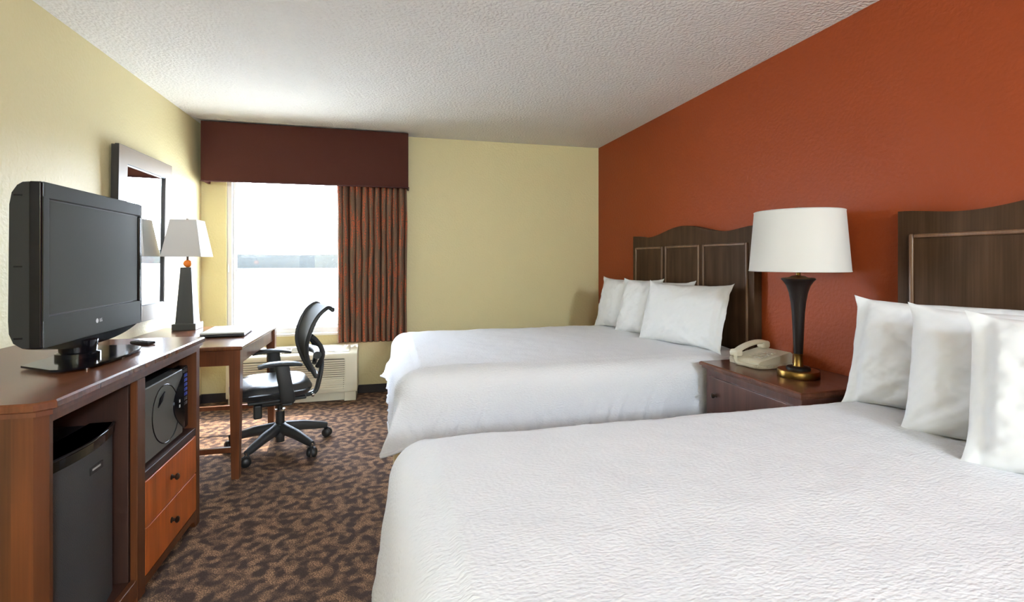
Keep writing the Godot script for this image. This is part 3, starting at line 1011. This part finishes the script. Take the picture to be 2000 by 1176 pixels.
func desk_lamp() -> void:
	var t := thing("table_lamp", "table lamp with square tapered shade and dark obelisk base on the desk", "lamp", Vector3(-1.365, 0.7625, -3.975))
	part(t, "base_plate", G().rbox(Vector3(0, 0.022, 0), Vector3(0.150, 0.044, 0.150), 0.004), M.slate)
	var g := G()
	frustum4(g, 0.044, 0.058, 0.438, 0.034)
	part(t, "column", g, M.slate)
	part(t, "ball", G().ball(Vector3(0, 0.464, 0), 0.027, 20), M.amber, "amber glass ball")
	part(t, "stem", G().lathe([Vector2(0.008, 0.485), Vector2(0.008, 0.60), Vector2(0.0, 0.60)], 12), M.bronze)
	var s := G()
	frustum4(s, 0.515, 0.124, 0.770, 0.082, false)
	var si := G()
	frustum4(si, 0.516, 0.121, 0.769, 0.079, false)
	var sh := part(t, "lamp_shade", s, M.shade)
	part(sh, "shade_lining", si, M.shade)
	for q in [[0.516, 0.1225], [0.769, 0.0805]]:
		var rg := G()
		for k in 4:
			rg.xf = Transform3D(Basis(Vector3.UP, PI / 2 * k), Vector3.ZERO)
			rg.rbox(Vector3(0, q[0], q[1]), Vector3(q[1] * 2 + 0.003, 0.006, 0.004), 0.001, 1)
		part(sh, "shade_trim", rg, M.shade)
	part(t, "finial", G().lathe([Vector2(0.0, 0.757), Vector2(0.003, 0.757), Vector2(0.003, 0.772), Vector2(0.009, 0.774), Vector2(0.009, 0.783), Vector2(0.0, 0.784)], 12), M.bronze)
	var sp := G()
	sp.tube([Vector3(-0.08, 0.757, 0), Vector3(0.08, 0.757, 0)], 0.002, 6)
	sp.tube([Vector3(0, 0.757, -0.08), Vector3(0, 0.757, 0.08)], 0.002, 6)
	part(t, "spider", sp, M.bronze)
	part(t, "harp", G().tube([Vector3(0, 0.59, 0), Vector3(0.04, 0.64, 0), Vector3(0.04, 0.70, 0), Vector3(0, 0.757, 0), Vector3(-0.04, 0.70, 0), Vector3(-0.04, 0.64, 0), Vector3(0, 0.59, 0)], 0.002, 6), M.bronze)

func laptop() -> void:
	var t := thing("laptop", "closed silver grey laptop lying on the desk", "laptop", Vector3(-1.015, 0.7625, -3.66), deg_to_rad(4))
	part(t, "base", G().rbox(Vector3(0, 0.012, 0), Vector3(0.25, 0.016, 0.36), 0.005), M.black)
	part(t, "lid", G().rbox(Vector3(0, 0.026, 0), Vector3(0.25, 0.011, 0.36), 0.005), M.laptop)
	part(t, "hinge", G().rbox(Vector3(-0.1245, 0.018, 0), Vector3(0.012, 0.012, 0.26), 0.004), M.black)
	for sx in [-1.0, 1.0]:
		for sz in [-1.0, 1.0]:
			part(t, "foot", G().box(Vector3(sx * 0.1, 0.002, sz * 0.15), Vector3(0.02, 0.004, 0.02)), M.black)

func smooth_path(pts: Array, sub := 6) -> Array:
	var c := Curve3D.new()
	for i in pts.size():
		var p: Vector3 = pts[i]
		var d: Vector3 = (pts[mini(i + 1, pts.size() - 1)] - pts[maxi(i - 1, 0)]) / 6.0
		c.add_point(p, -d, d)
	var o := []
	for i in pts.size() - 1:
		for k in sub: o.append(c.sample(i, float(k) / sub))
	o.append(pts[pts.size() - 1])
	return o

func office_chair() -> void:
	# origin on the floor under the column; sitter faces -x
	var t := thing("office_chair", "black mesh back office chair with padded seat at the desk", "chair", Vector3(-0.685, 0, -3.58), deg_to_rad(17))
	# seat: a waterfall cushion
	var sg := G()
	for side in [-1.0, 1.0]:
		sg.sheet(30, 30, func(i: int, j: int):
			var u := -1.0 + i / 15.0
			var v := -1.0 + j / 15.0
			var e := pow(pow(absf(u), 4.0) + pow(absf(v), 4.0), 0.25)
			var mx := maxf(absf(u), absf(v))
			var sc := mx / e if e > 1e-6 else 1.0
			var p := Vector2(u, v) * sc
			var rr := maxf(1.0 - pow(mx, 6.0), 0.0)
			var y: float = 0.42 + side * 0.052 * pow(rr, 0.5)
			if side > 0.0:
				y += -0.022 * smoothstep(0.4, 1.0, -u) + 0.008 * mx * mx - 0.010 * (1.0 - mx)
			return Vector3(-0.055 + p.x * 0.24, y, p.y * 0.245), -side)
	part(t, "seat", sg, M.leather)
	part(t, "seat_pan", G().rbox(Vector3(-0.03, 0.358, 0), Vector3(0.34, 0.02, 0.34), 0.008), M.chairplastic)
	part(t, "tilt_mechanism", G().rbox(Vector3(-0.02, 0.325, 0), Vector3(0.20, 0.05, 0.14), 0.012), M.black)
	# tension box hanging below the front of the seat
	part(t, "tension_knob", G().rbox(Vector3(-0.14, 0.29, 0.10), Vector3(0.05, 0.09, 0.05), 0.012), M.black)
	part(t, "lever", G().tube([Vector3(0.0, 0.34, -0.05), Vector3(0.02, 0.34, -0.24)], 0.006, 8), M.black)
	# gas column and star base
	part(t, "column", G().lathe([Vector2(0.0, 0.045), Vector2(0.028, 0.045), Vector2(0.028, 0.25), Vector2(0.018, 0.252), Vector2(0.018, 0.31), Vector2(0, 0.31)], 20), M.black)
	part(t, "column_collar", G().lathe([Vector2(0.019, 0.25), Vector2(0.031, 0.25), Vector2(0.031, 0.262), Vector2(0.019, 0.264)], 20), M.chrome)
	part(t, "hub", G().lathe([Vector2(0.030, 0.085), Vector2(0.048, 0.085), Vector2(0.052, 0.13), Vector2(0.040, 0.165), Vector2(0.029, 0.168)], 20), M.chairplastic)
	for k in 5:
		var a := deg_to_rad(-132.0 + 72.0 * k)
		var d := Vector3(cos(a), 0, -sin(a))
		var leg := part(t, "base_leg", G().tube([d * 0.03 + Vector3.UP * 0.135, d * 0.16 + Vector3.UP * 0.118, d * 0.27 + Vector3.UP * 0.092, d * 0.315 + Vector3.UP * 0.082], [0.038, 0.033, 0.026, 0.020], 12, 0.85), M.chairplastic)
		var cs := Vector3(d.z, 0, -d.x)
		var c := part(t, "caster", G().rbox(Vector3.ZERO, Vector3(0.012, 0.03, 0.03), 0.004), M.black)
		c.position = d * 0.312 + Vector3.UP * 0.0565
		c.rotation.y = atan2(-d.z, d.x) + 0.7
		for s in [-1.0, 1.0]:
			var wg := G()
			wg.xf = Transform3D(Basis(Vector3.FORWARD, PI / 2 * s), Vector3(s * 0.005, -0.024, 0.006))
			wg.lathe([Vector2(0.0, 0.0), Vector2(0.031, 0.0), Vector2(0.032, 0.010), Vector2(0.028, 0.020), Vector2(0.018, 0.026), Vector2(0.0, 0.028)], 20)
			part(c, "wheel", wg, M.black)
		part(c, "stem", G().lathe([Vector2(0.0, 0.01), Vector2(0.008, 0.01), Vector2(0.008, 0.032), Vector2(0, 0.032)], 10), M.chrome)
	# backrest: profile in (x, y), bulging forward at the lumbar and rolling back at the top
	var prof := smooth_path([Vector3(0.205, 0.475, 0), Vector3(0.155, 0.58, 0), Vector3(0.132, 0.69, 0), Vector3(0.155, 0.80, 0), Vector3(0.198, 0.885, 0), Vector3(0.238, 0.925, 0), Vector3(0.268, 0.938, 0), Vector3(0.294, 0.920, 0)], 5)
	var np := prof.size() - 1
	var width := func(k: float) -> float: return lerpf(0.12, 0.235, smoothstep(0.0, 0.42, k)) - 0.025 * smoothstep(0.6, 1.0, k)
	part(t, "back_netting", G().sheet(np, 16, func(i: int, j: int):
		var s := -1.0 + j / 8.0
		var w: float = width.call(float(i) / np)
		var p: Vector3 = prof[i]
		return Vector3(p.x + 0.028 * (1.0 - s * s), p.y, s * w), 1.0), M.netting)
	var fr := []
	for i in range(0, np + 1): fr.append(prof[i] + Vector3(0, 0, width.call(float(i) / np)))
	var fr2 := []
	for i in range(np, -1, -1): fr2.append(prof[i] - Vector3(0, 0, width.call(float(i) / np)))
	var loop := fr.duplicate()
	for s in range(1, 8): loop.append(prof[np] + Vector3(0.028 * (1.0 - pow(1.0 - s / 4.0, 2.0)), 0, width.call(1.0) * (1.0 - s / 4.0)))
	loop.append_array(fr2)
	for s in range(1, 8): loop.append(prof[0] + Vector3(0.02 * (1.0 - pow(1.0 - s / 4.0, 2.0)), 0, -width.call(0.0) * (1.0 - s / 4.0)))
	loop.append(fr[0])
	part(t, "back_frame", G().tube(loop, 0.014, 10), M.chairplastic)
	# lumbar yoke behind the netting and the bar down to the seat
	for s in [-1.0, 1.0]:
		part(t, "lumbar_yoke", G().tube(smooth_path([Vector3(0.225, 0.53, s * 0.06), Vector3(0.245, 0.60, s * 0.12), Vector3(0.236, 0.66, s * 0.16), Vector3(0.195, 0.725, s * 0.20), Vector3(0.160, 0.76, s * 0.215)], 5), 0.016, 10), M.chairplastic)
	part(t, "lumbar_pad", G().tube(smooth_path([Vector3(0.205, 0.625, -0.17), Vector3(0.225, 0.625, -0.08), Vector3(0.232, 0.625, 0.0), Vector3(0.225, 0.625, 0.08), Vector3(0.205, 0.625, 0.17)], 4), 0.026, 10), M.black)
	part(t, "back_bar", G().tube(smooth_path([Vector3(0.262, 0.64, 0), Vector3(0.262, 0.52, 0), Vector3(0.245, 0.42, 0), Vector3(0.215, 0.345, 0), Vector3(0.12, 0.335, 0), Vector3(0.05, 0.335, 0)], 5), 0.016, 10, 1.8), M.chairplastic)
	part(t, "back_knob", G().ball(Vector3(0.20, 0.335, 0.035), 0.014, 12), M.chrome)
	# arms: T shaped with a padded top
	for s in [-1.0, 1.0]:
		var pg := G()
		pg.xf.origin.x = -0.035
		pg.tube(smooth_path([Vector3(-0.115, 0.596, s * 0.255), Vector3(-0.07, 0.606, s * 0.255), Vector3(0.0, 0.609, s * 0.255), Vector3(0.08, 0.603, s * 0.255), Vector3(0.135, 0.590, s * 0.255)], 5), [0.010, 0.012, 0.013, 0.0135, 0.014, 0.0145, 0.015, 0.015, 0.015, 0.015, 0.015, 0.015, 0.015, 0.015, 0.0145, 0.014, 0.0135, 0.013, 0.012, 0.011, 0.008], 12, 2.6, Vector3.UP)
		var arm := part(t, "armrest", pg, M.chairplastic)
		arm.set_meta("label", "T shaped armrest")
		var pp := smooth_path([Vector3(-0.017, 0.60, s * 0.255), Vector3(-0.002, 0.50, s * 0.262), Vector3(0.015, 0.40, s * 0.255), Vector3(0.022, 0.36, s * 0.24)], 5)
		part(arm, "arm_post", G().tube(pp, 0.041, 12, 0.42, Vector3.RIGHT), M.chairplastic)
		part(arm, "arm_bracket", G().rbox(Vector3(0.012, 0.353, s * 0.20), Vector3(0.06, 0.014, 0.14), 0.005), M.black)

func air_conditioner() -> void:
	var t := thing("air_conditioner", "cream through-wall air conditioner below the window", "air conditioner", Vector3(-0.775, 0, ZB + 0.0125))
	# local x -0.525 .. 0.525, z 0 .. 0.255
	var hw := 0.525
	# cabinet: side profile (z, y) extruded along x
	var prof := PackedVector2Array([Vector2(0.0, 0.085), Vector2(0.245, 0.085), Vector2(0.252, 0.10), Vector2(0.247, 0.39), Vector2(0.240, 0.418), Vector2(0.222, 0.432), Vector2(0.10, 0.470), Vector2(0.085, 0.474), Vector2(0.0, 0.474)])
	var g := G()
	g.xf = Transform3D(Basis(Vector3.UP, -PI / 2), Vector3.ZERO)    # local x -> z, local z -> -x
	g.prism(prof, -hw, hw, true)
	part(t, "body", g, M.ac)
	part(t, "base", G().rbox(Vector3(0.0, 0.043, 0.095), Vector3(hw * 2 - 0.05, 0.085, 0.19), 0.004), M.ac)
	for s in [-1.0, 1.0]:
		part(t, "base_end", G().rbox(Vector3(s * (hw - 0.06), 0.045, 0.115), Vector3(0.10, 0.088, 0.225), 0.004), M.ac)
	# recessed intake behind the slats
	var back := G()
	back.rbox(Vector3(-0.02, 0.245, 0.246), Vector3(hw * 2 - 0.17, 0.265, 0.008), 0.002, 1)
	part(t, "intake", back, M.acdark)
	var fr := []
	var fx := hw - 0.095
	var fy0 := 0.115
	var fy1 := 0.378
	fr = smooth_path([Vector3(-fx - 0.02, fy0, 0.252), Vector3(-fx - 0.02, fy1 - 0.03, 0.2495), Vector3(-fx, fy1, 0.2485), Vector3(0, fy1, 0.2485), Vector3(fx - 0.05, fy1, 0.2485), Vector3(fx - 0.02, fy1 - 0.03, 0.2495), Vector3(fx - 0.02, fy0, 0.252)], 4)
	part(t, "grille_rim", G().tube(fr, 0.004, 6), M.acdark)
	for i in 14:
		part(t, "slat", G().rbox(Vector3(-0.02, 0.124 + 0.0186 * i, 0.251), Vector3(hw * 2 - 0.16, 0.0135, 0.014), 0.003, 1), M.ac)
	# discharge grille and controls on the sloped top
	var slope := Transform3D(Basis(Vector3.RIGHT, atan2(0.038, 0.122)), Vector3(0, 0.451, 0.161))
	for i in 6:
		var o := part(t, "vent_slat", G().rbox(Vector3(-0.18, 0.004, -0.042 + 0.0165 * i), Vector3(0.60, 0.006, 0.007), 0.002, 1), M.acdark)
		o.transform = slope
	for i in 9:
		var o := part(t, "vent_rib", G().box(Vector3(-0.47 + 0.0725 * i, 0.004, 0.0), Vector3(0.006, 0.008, 0.10)), M.ac)
		o.transform = slope
	var lid := part(t, "control_lid", G().rbox(Vector3(0.31, 0.001, 0.0), Vector3(0.30, 0.006, 0.105), 0.003), M.ac)
	lid.transform = slope
	part(lid, "lid_slot", G().rbox(Vector3(0.27, 0.005, 0.042), Vector3(0.13, 0.003, 0.010), 0.001, 1), M.acdark)

func mirror() -> void:
	var z0 := 3.375
	var z1 := 4.11
	var t := thing("wall_mirror", "tall framed mirror hanging on the wall behind the desk", "mirror", Vector3(X0, 0, -(z0 + z1) / 2))
	var hw := (z1 - z0) / 2
	t.position.y = 0.855
	t.rotation.z = deg_to_rad(-0.7)     # hangs with its top leaning out from the wall
	var y0 := 0.0
	var y1 := 1.08
	var fw := 0.10
	var yc := (y0 + y1) / 2
	part(t, "backing", G().box(Vector3(0.012, yc, 0), Vector3(0.022, y1 - y0 - 0.004, hw * 2 - 0.004)), M.mside)
	part(t, "glass", G().box(Vector3(0.0255, yc, 0), Vector3(0.004, y1 - y0 - fw * 2 + 0.01, hw * 2 - fw * 2 + 0.01)), M.mirror)
	# mitred bars: flat face, dark outer and inner edges
	for k in 4:
		var vertical := k < 2
		var s := -1.0 if k % 2 == 0 else 1.0
		var L := (y1 - y0) / 2 if vertical else hw
		var poly := PackedVector2Array([Vector2(-L, 0), Vector2(L, 0), Vector2(L - fw, fw), Vector2(-L + fw, fw)])
		var g := G()
		var b: Basis
		var o: Vector3
		if vertical:
			b = Basis(Vector3(0, 1, 0), Vector3(0, 0, -s), Vector3(1, 0, 0))
			o = Vector3(0.022, yc, s * hw)
		else:
			b = Basis(Vector3(0, 0, 1), Vector3(0, -s, 0), Vector3(1, 0, 0))
			o = Vector3(0.022, yc + s * (y1 - y0) / 2, 0)
		g.xf = Transform3D(b, o)
		g.prism(poly, 0.0, 0.020)
		var bar := part(t, "frame_bar", g, M.mframe)
		var e := G()
		e.xf = Transform3D(b, o)
		e.box(Vector3(0, -0.001, 0.009), Vector3(L * 2, 0.002, 0.0215))
		e.box(Vector3(0, fw + 0.003, 0.009), Vector3((L - fw) * 2, 0.006, 0.016))
		part(bar, "dark_edge", e, M.mside)

func valance_and_curtain() -> void:
	var t := thing("valance", "dark brown fabric covered box valance above the window", "valance", Vector3(-0.657, 0, ZB))
	var hw := 0.858
	part(t, "front_board", G().rbox(Vector3(0, 2.174, 0.172), Vector3(hw * 2, 0.510, 0.02), 0.006), M.valance)
	for s in [-1.0, 1.0]:
		part(t, "return_board", G().rbox(Vector3(s * (hw - 0.011), 2.174, 0.082), Vector3(0.02, 0.510, 0.162), 0.004), M.valance)
	part(t, "top_board", G().rbox(Vector3(0, 2.388, 0.082), Vector3(hw * 2 - 0.05, 0.016, 0.160), 0.002), M.valance)
	part(t, "piping", G().tube([Vector3(-hw, 1.922, 0.183), Vector3(hw + 0.006, 1.922, 0.183), Vector3(hw + 0.006, 1.922, 0.01)], 0.006, 8), M.valpipe)
	# curtain gathered at the right of the window
	var x0 := -0.436
	var x1 := 0.190
	var c := thing("curtain", "brown pleated curtain with rust leaf sprays beside the window", "curtain", Vector3((x0 + x1) / 2, 0, ZB + 0.085))
	var hx := (x1 - x0) / 2
	var nu := 260
	var nv := 30
	var nz := noise(200, 1.2, 2)
	var pleats := 11.5
	var fn := func(i: int, j: int, off: float):
		var s := float(i) / nu
		var k := float(j) / nv
		var ph := s * pleats * TAU + 0.9 * nz.get_noise_1d(s * 6.0)
		var amp := 0.042 + 0.010 * nz.get_noise_2d(s * 14.0, 3.0)
		var sway := 0.010 * nz.get_noise_2d(s * 5.0, k * 1.2)
		var x := lerpf(-hx, hx, s) + sway - 0.007 * sin(ph) + (0.015 * (k - 0.5) * (s - 0.5))
		return Vector3(x, 0.496 + 1.45 * k, amp * (2.0 * pow(absf(sin(ph * 0.5)), 0.65) - 1.2) * (1.0 - 0.12 * sin(k * PI)) + off)
	var g := G()
	var uvf := func(i: int, j: int): return Vector2(float(i) / nu * 2.0, float(j) / nv * 1.45)
	g.sheet(nu, nv, func(i: int, j: int): return fn.call(i, j, 0.0015), 1.0, uvf)
	g.sheet(nu, nv, func(i: int, j: int): return fn.call(i, j, -0.0015), -1.0, uvf)
	part(c, "cloth", g, M.curtain)
	var hem := []
	for i in range(0, nu + 1, 2): hem.append(fn.call(i, 0, 0.0) + Vector3(0, 0.003, 0))
	part(c, "hem", G().tube(hem, 0.004, 6), M.curtain)
	part(c, "rod", G().tube([Vector3(-hx - 0.9, 1.965, 0), Vector3(hx, 1.965, 0)], 0.010, 8), M.white)

# ------------------------------------------------------------------ between the beds
func nightstand() -> void:
	var t := thing("nightstand", "dark brown wooden nightstand with a drawer between the beds", "nightstand", Vector3(1.945, 0, -2.075))
	# local x -0.225 .. 0.225, z +-0.325
	var g := G()
	g.xf = Transform3D(Basis(Vector3.RIGHT, -PI / 2), Vector3.ZERO)
	bevel_prism(g, PackedVector2Array([Vector2(-0.248, -0.350), Vector2(0.236, -0.350), Vector2(0.236, 0.350), Vector2(-0.248, 0.350)]), 0.669, 0.688, 0.006)
	part(t, "top", g, M.nighttop)
	var g1 := G()
	g1.xf = g.xf
	bevel_prism(g1, PackedVector2Array([Vector2(-0.238, -0.340), Vector2(0.232, -0.340), Vector2(0.232, 0.340), Vector2(-0.238, 0.340)]), 0.656, 0.669, 0.004)
	part(t, "top_moulding", g1, M.nighttop)
	part(t, "body", G().rbox(Vector3(0.005, 0.35, 0), Vector3(0.45, 0.612, 0.65), 0.003), M.night)
	for s in [-1.0, 1.0]:
		part(t, "foot", G().rbox(Vector3(-0.19, 0.025, s * 0.29), Vector3(0.05, 0.05, 0.05), 0.004), M.night)
		part(t, "foot", G().rbox(Vector3(0.19, 0.025, s * 0.29), Vector3(0.05, 0.05, 0.05), 0.004), M.night)
	for yy in [[0.425, 0.618], [0.225, 0.418], [0.07, 0.218]]:
		var d := part(t, "drawer", G().rbox(Vector3(-0.224, (yy[0] + yy[1]) / 2, 0), Vector3(0.018, yy[1] - yy[0], 0.575), 0.003), M.night)
		for s in [-1.0, 1.0]:
			var kg := G()
			kg.xf = Transform3D(Basis(Vector3.FORWARD, -PI / 2), Vector3(-0.232, (yy[0] + yy[1]) / 2 + 0.005, s * 0.225))
			kg.lathe([Vector2(0.0, -0.002), Vector2(0.011, -0.002), Vector2(0.011, 0.002), Vector2(0.006, 0.005), Vector2(0.006, 0.013), Vector2(0.013, 0.018), Vector2(0.014, 0.023), Vector2(0.009, 0.028), Vector2(0.0, 0.029)], 16)
			part(d, "knob", kg, M.bronze, "dark bronze knob")

func bedside_lamp() -> void:
	var t := thing("bedside_lamp", "lamp with round white drum shade and dark trumpet stem on nightstand", "lamp", Vector3(1.935, 0.6885, -1.982))
	part(t, "base", G().lathe([Vector2(0.0, 0.0), Vector2(0.090, 0.0), Vector2(0.092, 0.003), Vector2(0.092, 0.030), Vector2(0.089, 0.034), Vector2(0.0, 0.034)], 48), M.brass, "antique brass disc base")
	part(t, "base_step", G().lathe([Vector2(0.053, 0.034), Vector2(0.053, 0.044), Vector2(0.048, 0.049), Vector2(0.030, 0.051), Vector2(0.0, 0.051)], 36), M.lampdark)
	part(t, "lower_collar", G().lathe([Vector2(0.024, 0.050), Vector2(0.021, 0.056), Vector2(0.0195, 0.10), Vector2(0.022, 0.108), Vector2(0.019, 0.112)], 28), M.brass)
	var pr := []
	for q in [Vector2(0.020, 0.110), Vector2(0.0215, 0.15), Vector2(0.0235, 0.20), Vector2(0.0255, 0.25), Vector2(0.0285, 0.31), Vector2(0.0335, 0.36), Vector2(0.041, 0.405), Vector2(0.052, 0.44), Vector2(0.066, 0.462), Vector2(0.074, 0.470), Vector2(0.074, 0.474)]: pr.append(q)
	part(t, "stem", G().lathe(pr, 36), M.lampdark, "dark trumpet shaped stem")
	part(t, "upper_cap", G().lathe([Vector2(0.073, 0.472), Vector2(0.070, 0.477), Vector2(0.040, 0.480), Vector2(0.030, 0.487), Vector2(0.010, 0.490), Vector2(0.008, 0.56), Vector2(0.0, 0.56)], 32), M.brass)
	part(t, "harp", G().tube([Vector3(0, 0.55, 0), Vector3(0, 0.60, 0.05), Vector3(0, 0.70, 0.05), Vector3(0, 0.787, 0), Vector3(0, 0.70, -0.05), Vector3(0, 0.60, -0.05), Vector3(0, 0.55, 0)], 0.002, 6), M.bronze)
	var sh := part(t, "lamp_shade", G().lathe([Vector2(0.2165, 0.510), Vector2(0.1935, 0.797)], 64), M.shade, "round white fabric drum shade")
	part(sh, "shade_lining", G().lathe([Vector2(0.1915, 0.796), Vector2(0.2145, 0.511)], 64), M.shade)
	for q in [[0.511, 0.2155], [0.796, 0.1925]]:
		var loop := []
		for i in 65: loop.append(Vector3(cos(TAU * i / 64.0) * q[1], q[0], sin(TAU * i / 64.0) * q[1]))
		part(sh, "shade_trim", G().tube(loop, 0.003, 6), M.shade)
	var sp := G()
	for k in 3:
		var a := TAU * k / 3.0
		sp.tube([Vector3(0, 0.788, 0), Vector3(cos(a) * 0.193, 0.788, sin(a) * 0.193)], 0.002, 6)
	part(t, "spider", sp, M.bronze)
	part(t, "finial", G().lathe([Vector2(0.0, 0.787), Vector2(0.004, 0.787), Vector2(0.004, 0.806), Vector2(0.017, 0.808), Vector2(0.017, 0.817), Vector2(0.0, 0.819)], 16), M.bronze)

func telephone() -> void:
	var t := thing("telephone", "cream corded telephone on the nightstand", "telephone", Vector3(1.972, 0.6885, -2.275), deg_to_rad(6))
	# wedge body: low towards the room (-x), high towards the wall; long side along x
	var g := G()
	var prof := PackedVector2Array([Vector2(-0.115, 0.0), Vector2(0.115, 0.0), Vector2(0.118, 0.062), Vector2(0.105, 0.072), Vector2(-0.105, 0.036), Vector2(-0.118, 0.026)])
	g.prism(prof, -0.10, 0.10, true)
	part(t, "body", g, M.cream)
	part(t, "body_seam", G().rbox(Vector3(0.0, 0.016, 0.1005), Vector3(0.21, 0.003, 0.002), 0.0005, 1), M.creamkey)
	# keys on the sloped top
	var sl := Transform3D(Basis(Vector3.BACK, atan2(0.036, 0.21)), Vector3(0.0, 0.0545, 0.0))
	for r in 4:
		for c in 3:
			var k := part(t, "key", G().rbox(Vector3(-0.06 + 0.03 * r, 0.003, 0.0 + 0.028 * c), Vector3(0.018, 0.006, 0.018), 0.002, 1), M.creamkey)
			k.transform = sl
	# handset resting on the far side
	var hs := part(t, "handset", G().tube(smooth_path([Vector3(-0.125, 0.052, -0.065), Vector3(-0.10, 0.066, -0.065), Vector3(-0.05, 0.088, -0.065), Vector3(0.02, 0.104, -0.065), Vector3(0.075, 0.105, -0.065), Vector3(0.11, 0.094, -0.065)], 4), 0.013, 12, 1.8, Vector3.UP), M.cream)
	part(hs, "mouthpiece", G().rbox(Vector3(-0.105, 0.056, -0.065), Vector3(0.055, 0.040, 0.052), 0.014, 3), M.cream)
	part(hs, "earpiece", G().rbox(Vector3(0.092, 0.090, -0.065), Vector3(0.055, 0.042, 0.052), 0.014, 3), M.cream)
	# coiled cord along the front of the body
	var path := smooth_path([Vector3(-0.125, 0.045, -0.05), Vector3(-0.135, 0.012, -0.03), Vector3(-0.135, 0.011, 0.03), Vector3(-0.132, 0.011, 0.09), Vector3(-0.09, 0.011, 0.118), Vector3(0.0, 0.011, 0.120), Vector3(0.09, 0.011, 0.118)], 12)
	var coil := []
	var m := path.size() * 6
	for i in m:
		var q := float(i) / (m - 1) * (path.size() - 1)
		var k := mini(int(q), path.size() - 2)
		var p: Vector3 = path[k].lerp(path[k + 1], q - k)
		var d: Vector3 = (path[k + 1] - path[k]).normalized()
		var u := d.cross(Vector3.UP).normalized()
		var w := u.cross(d)
		var a := i * 0.9
		coil.append(p + (u * cos(a) + w * sin(a)) * 0.0085)
	part(t, "coiled_cord", G().tube(coil, 0.0022, 5), M.cream)
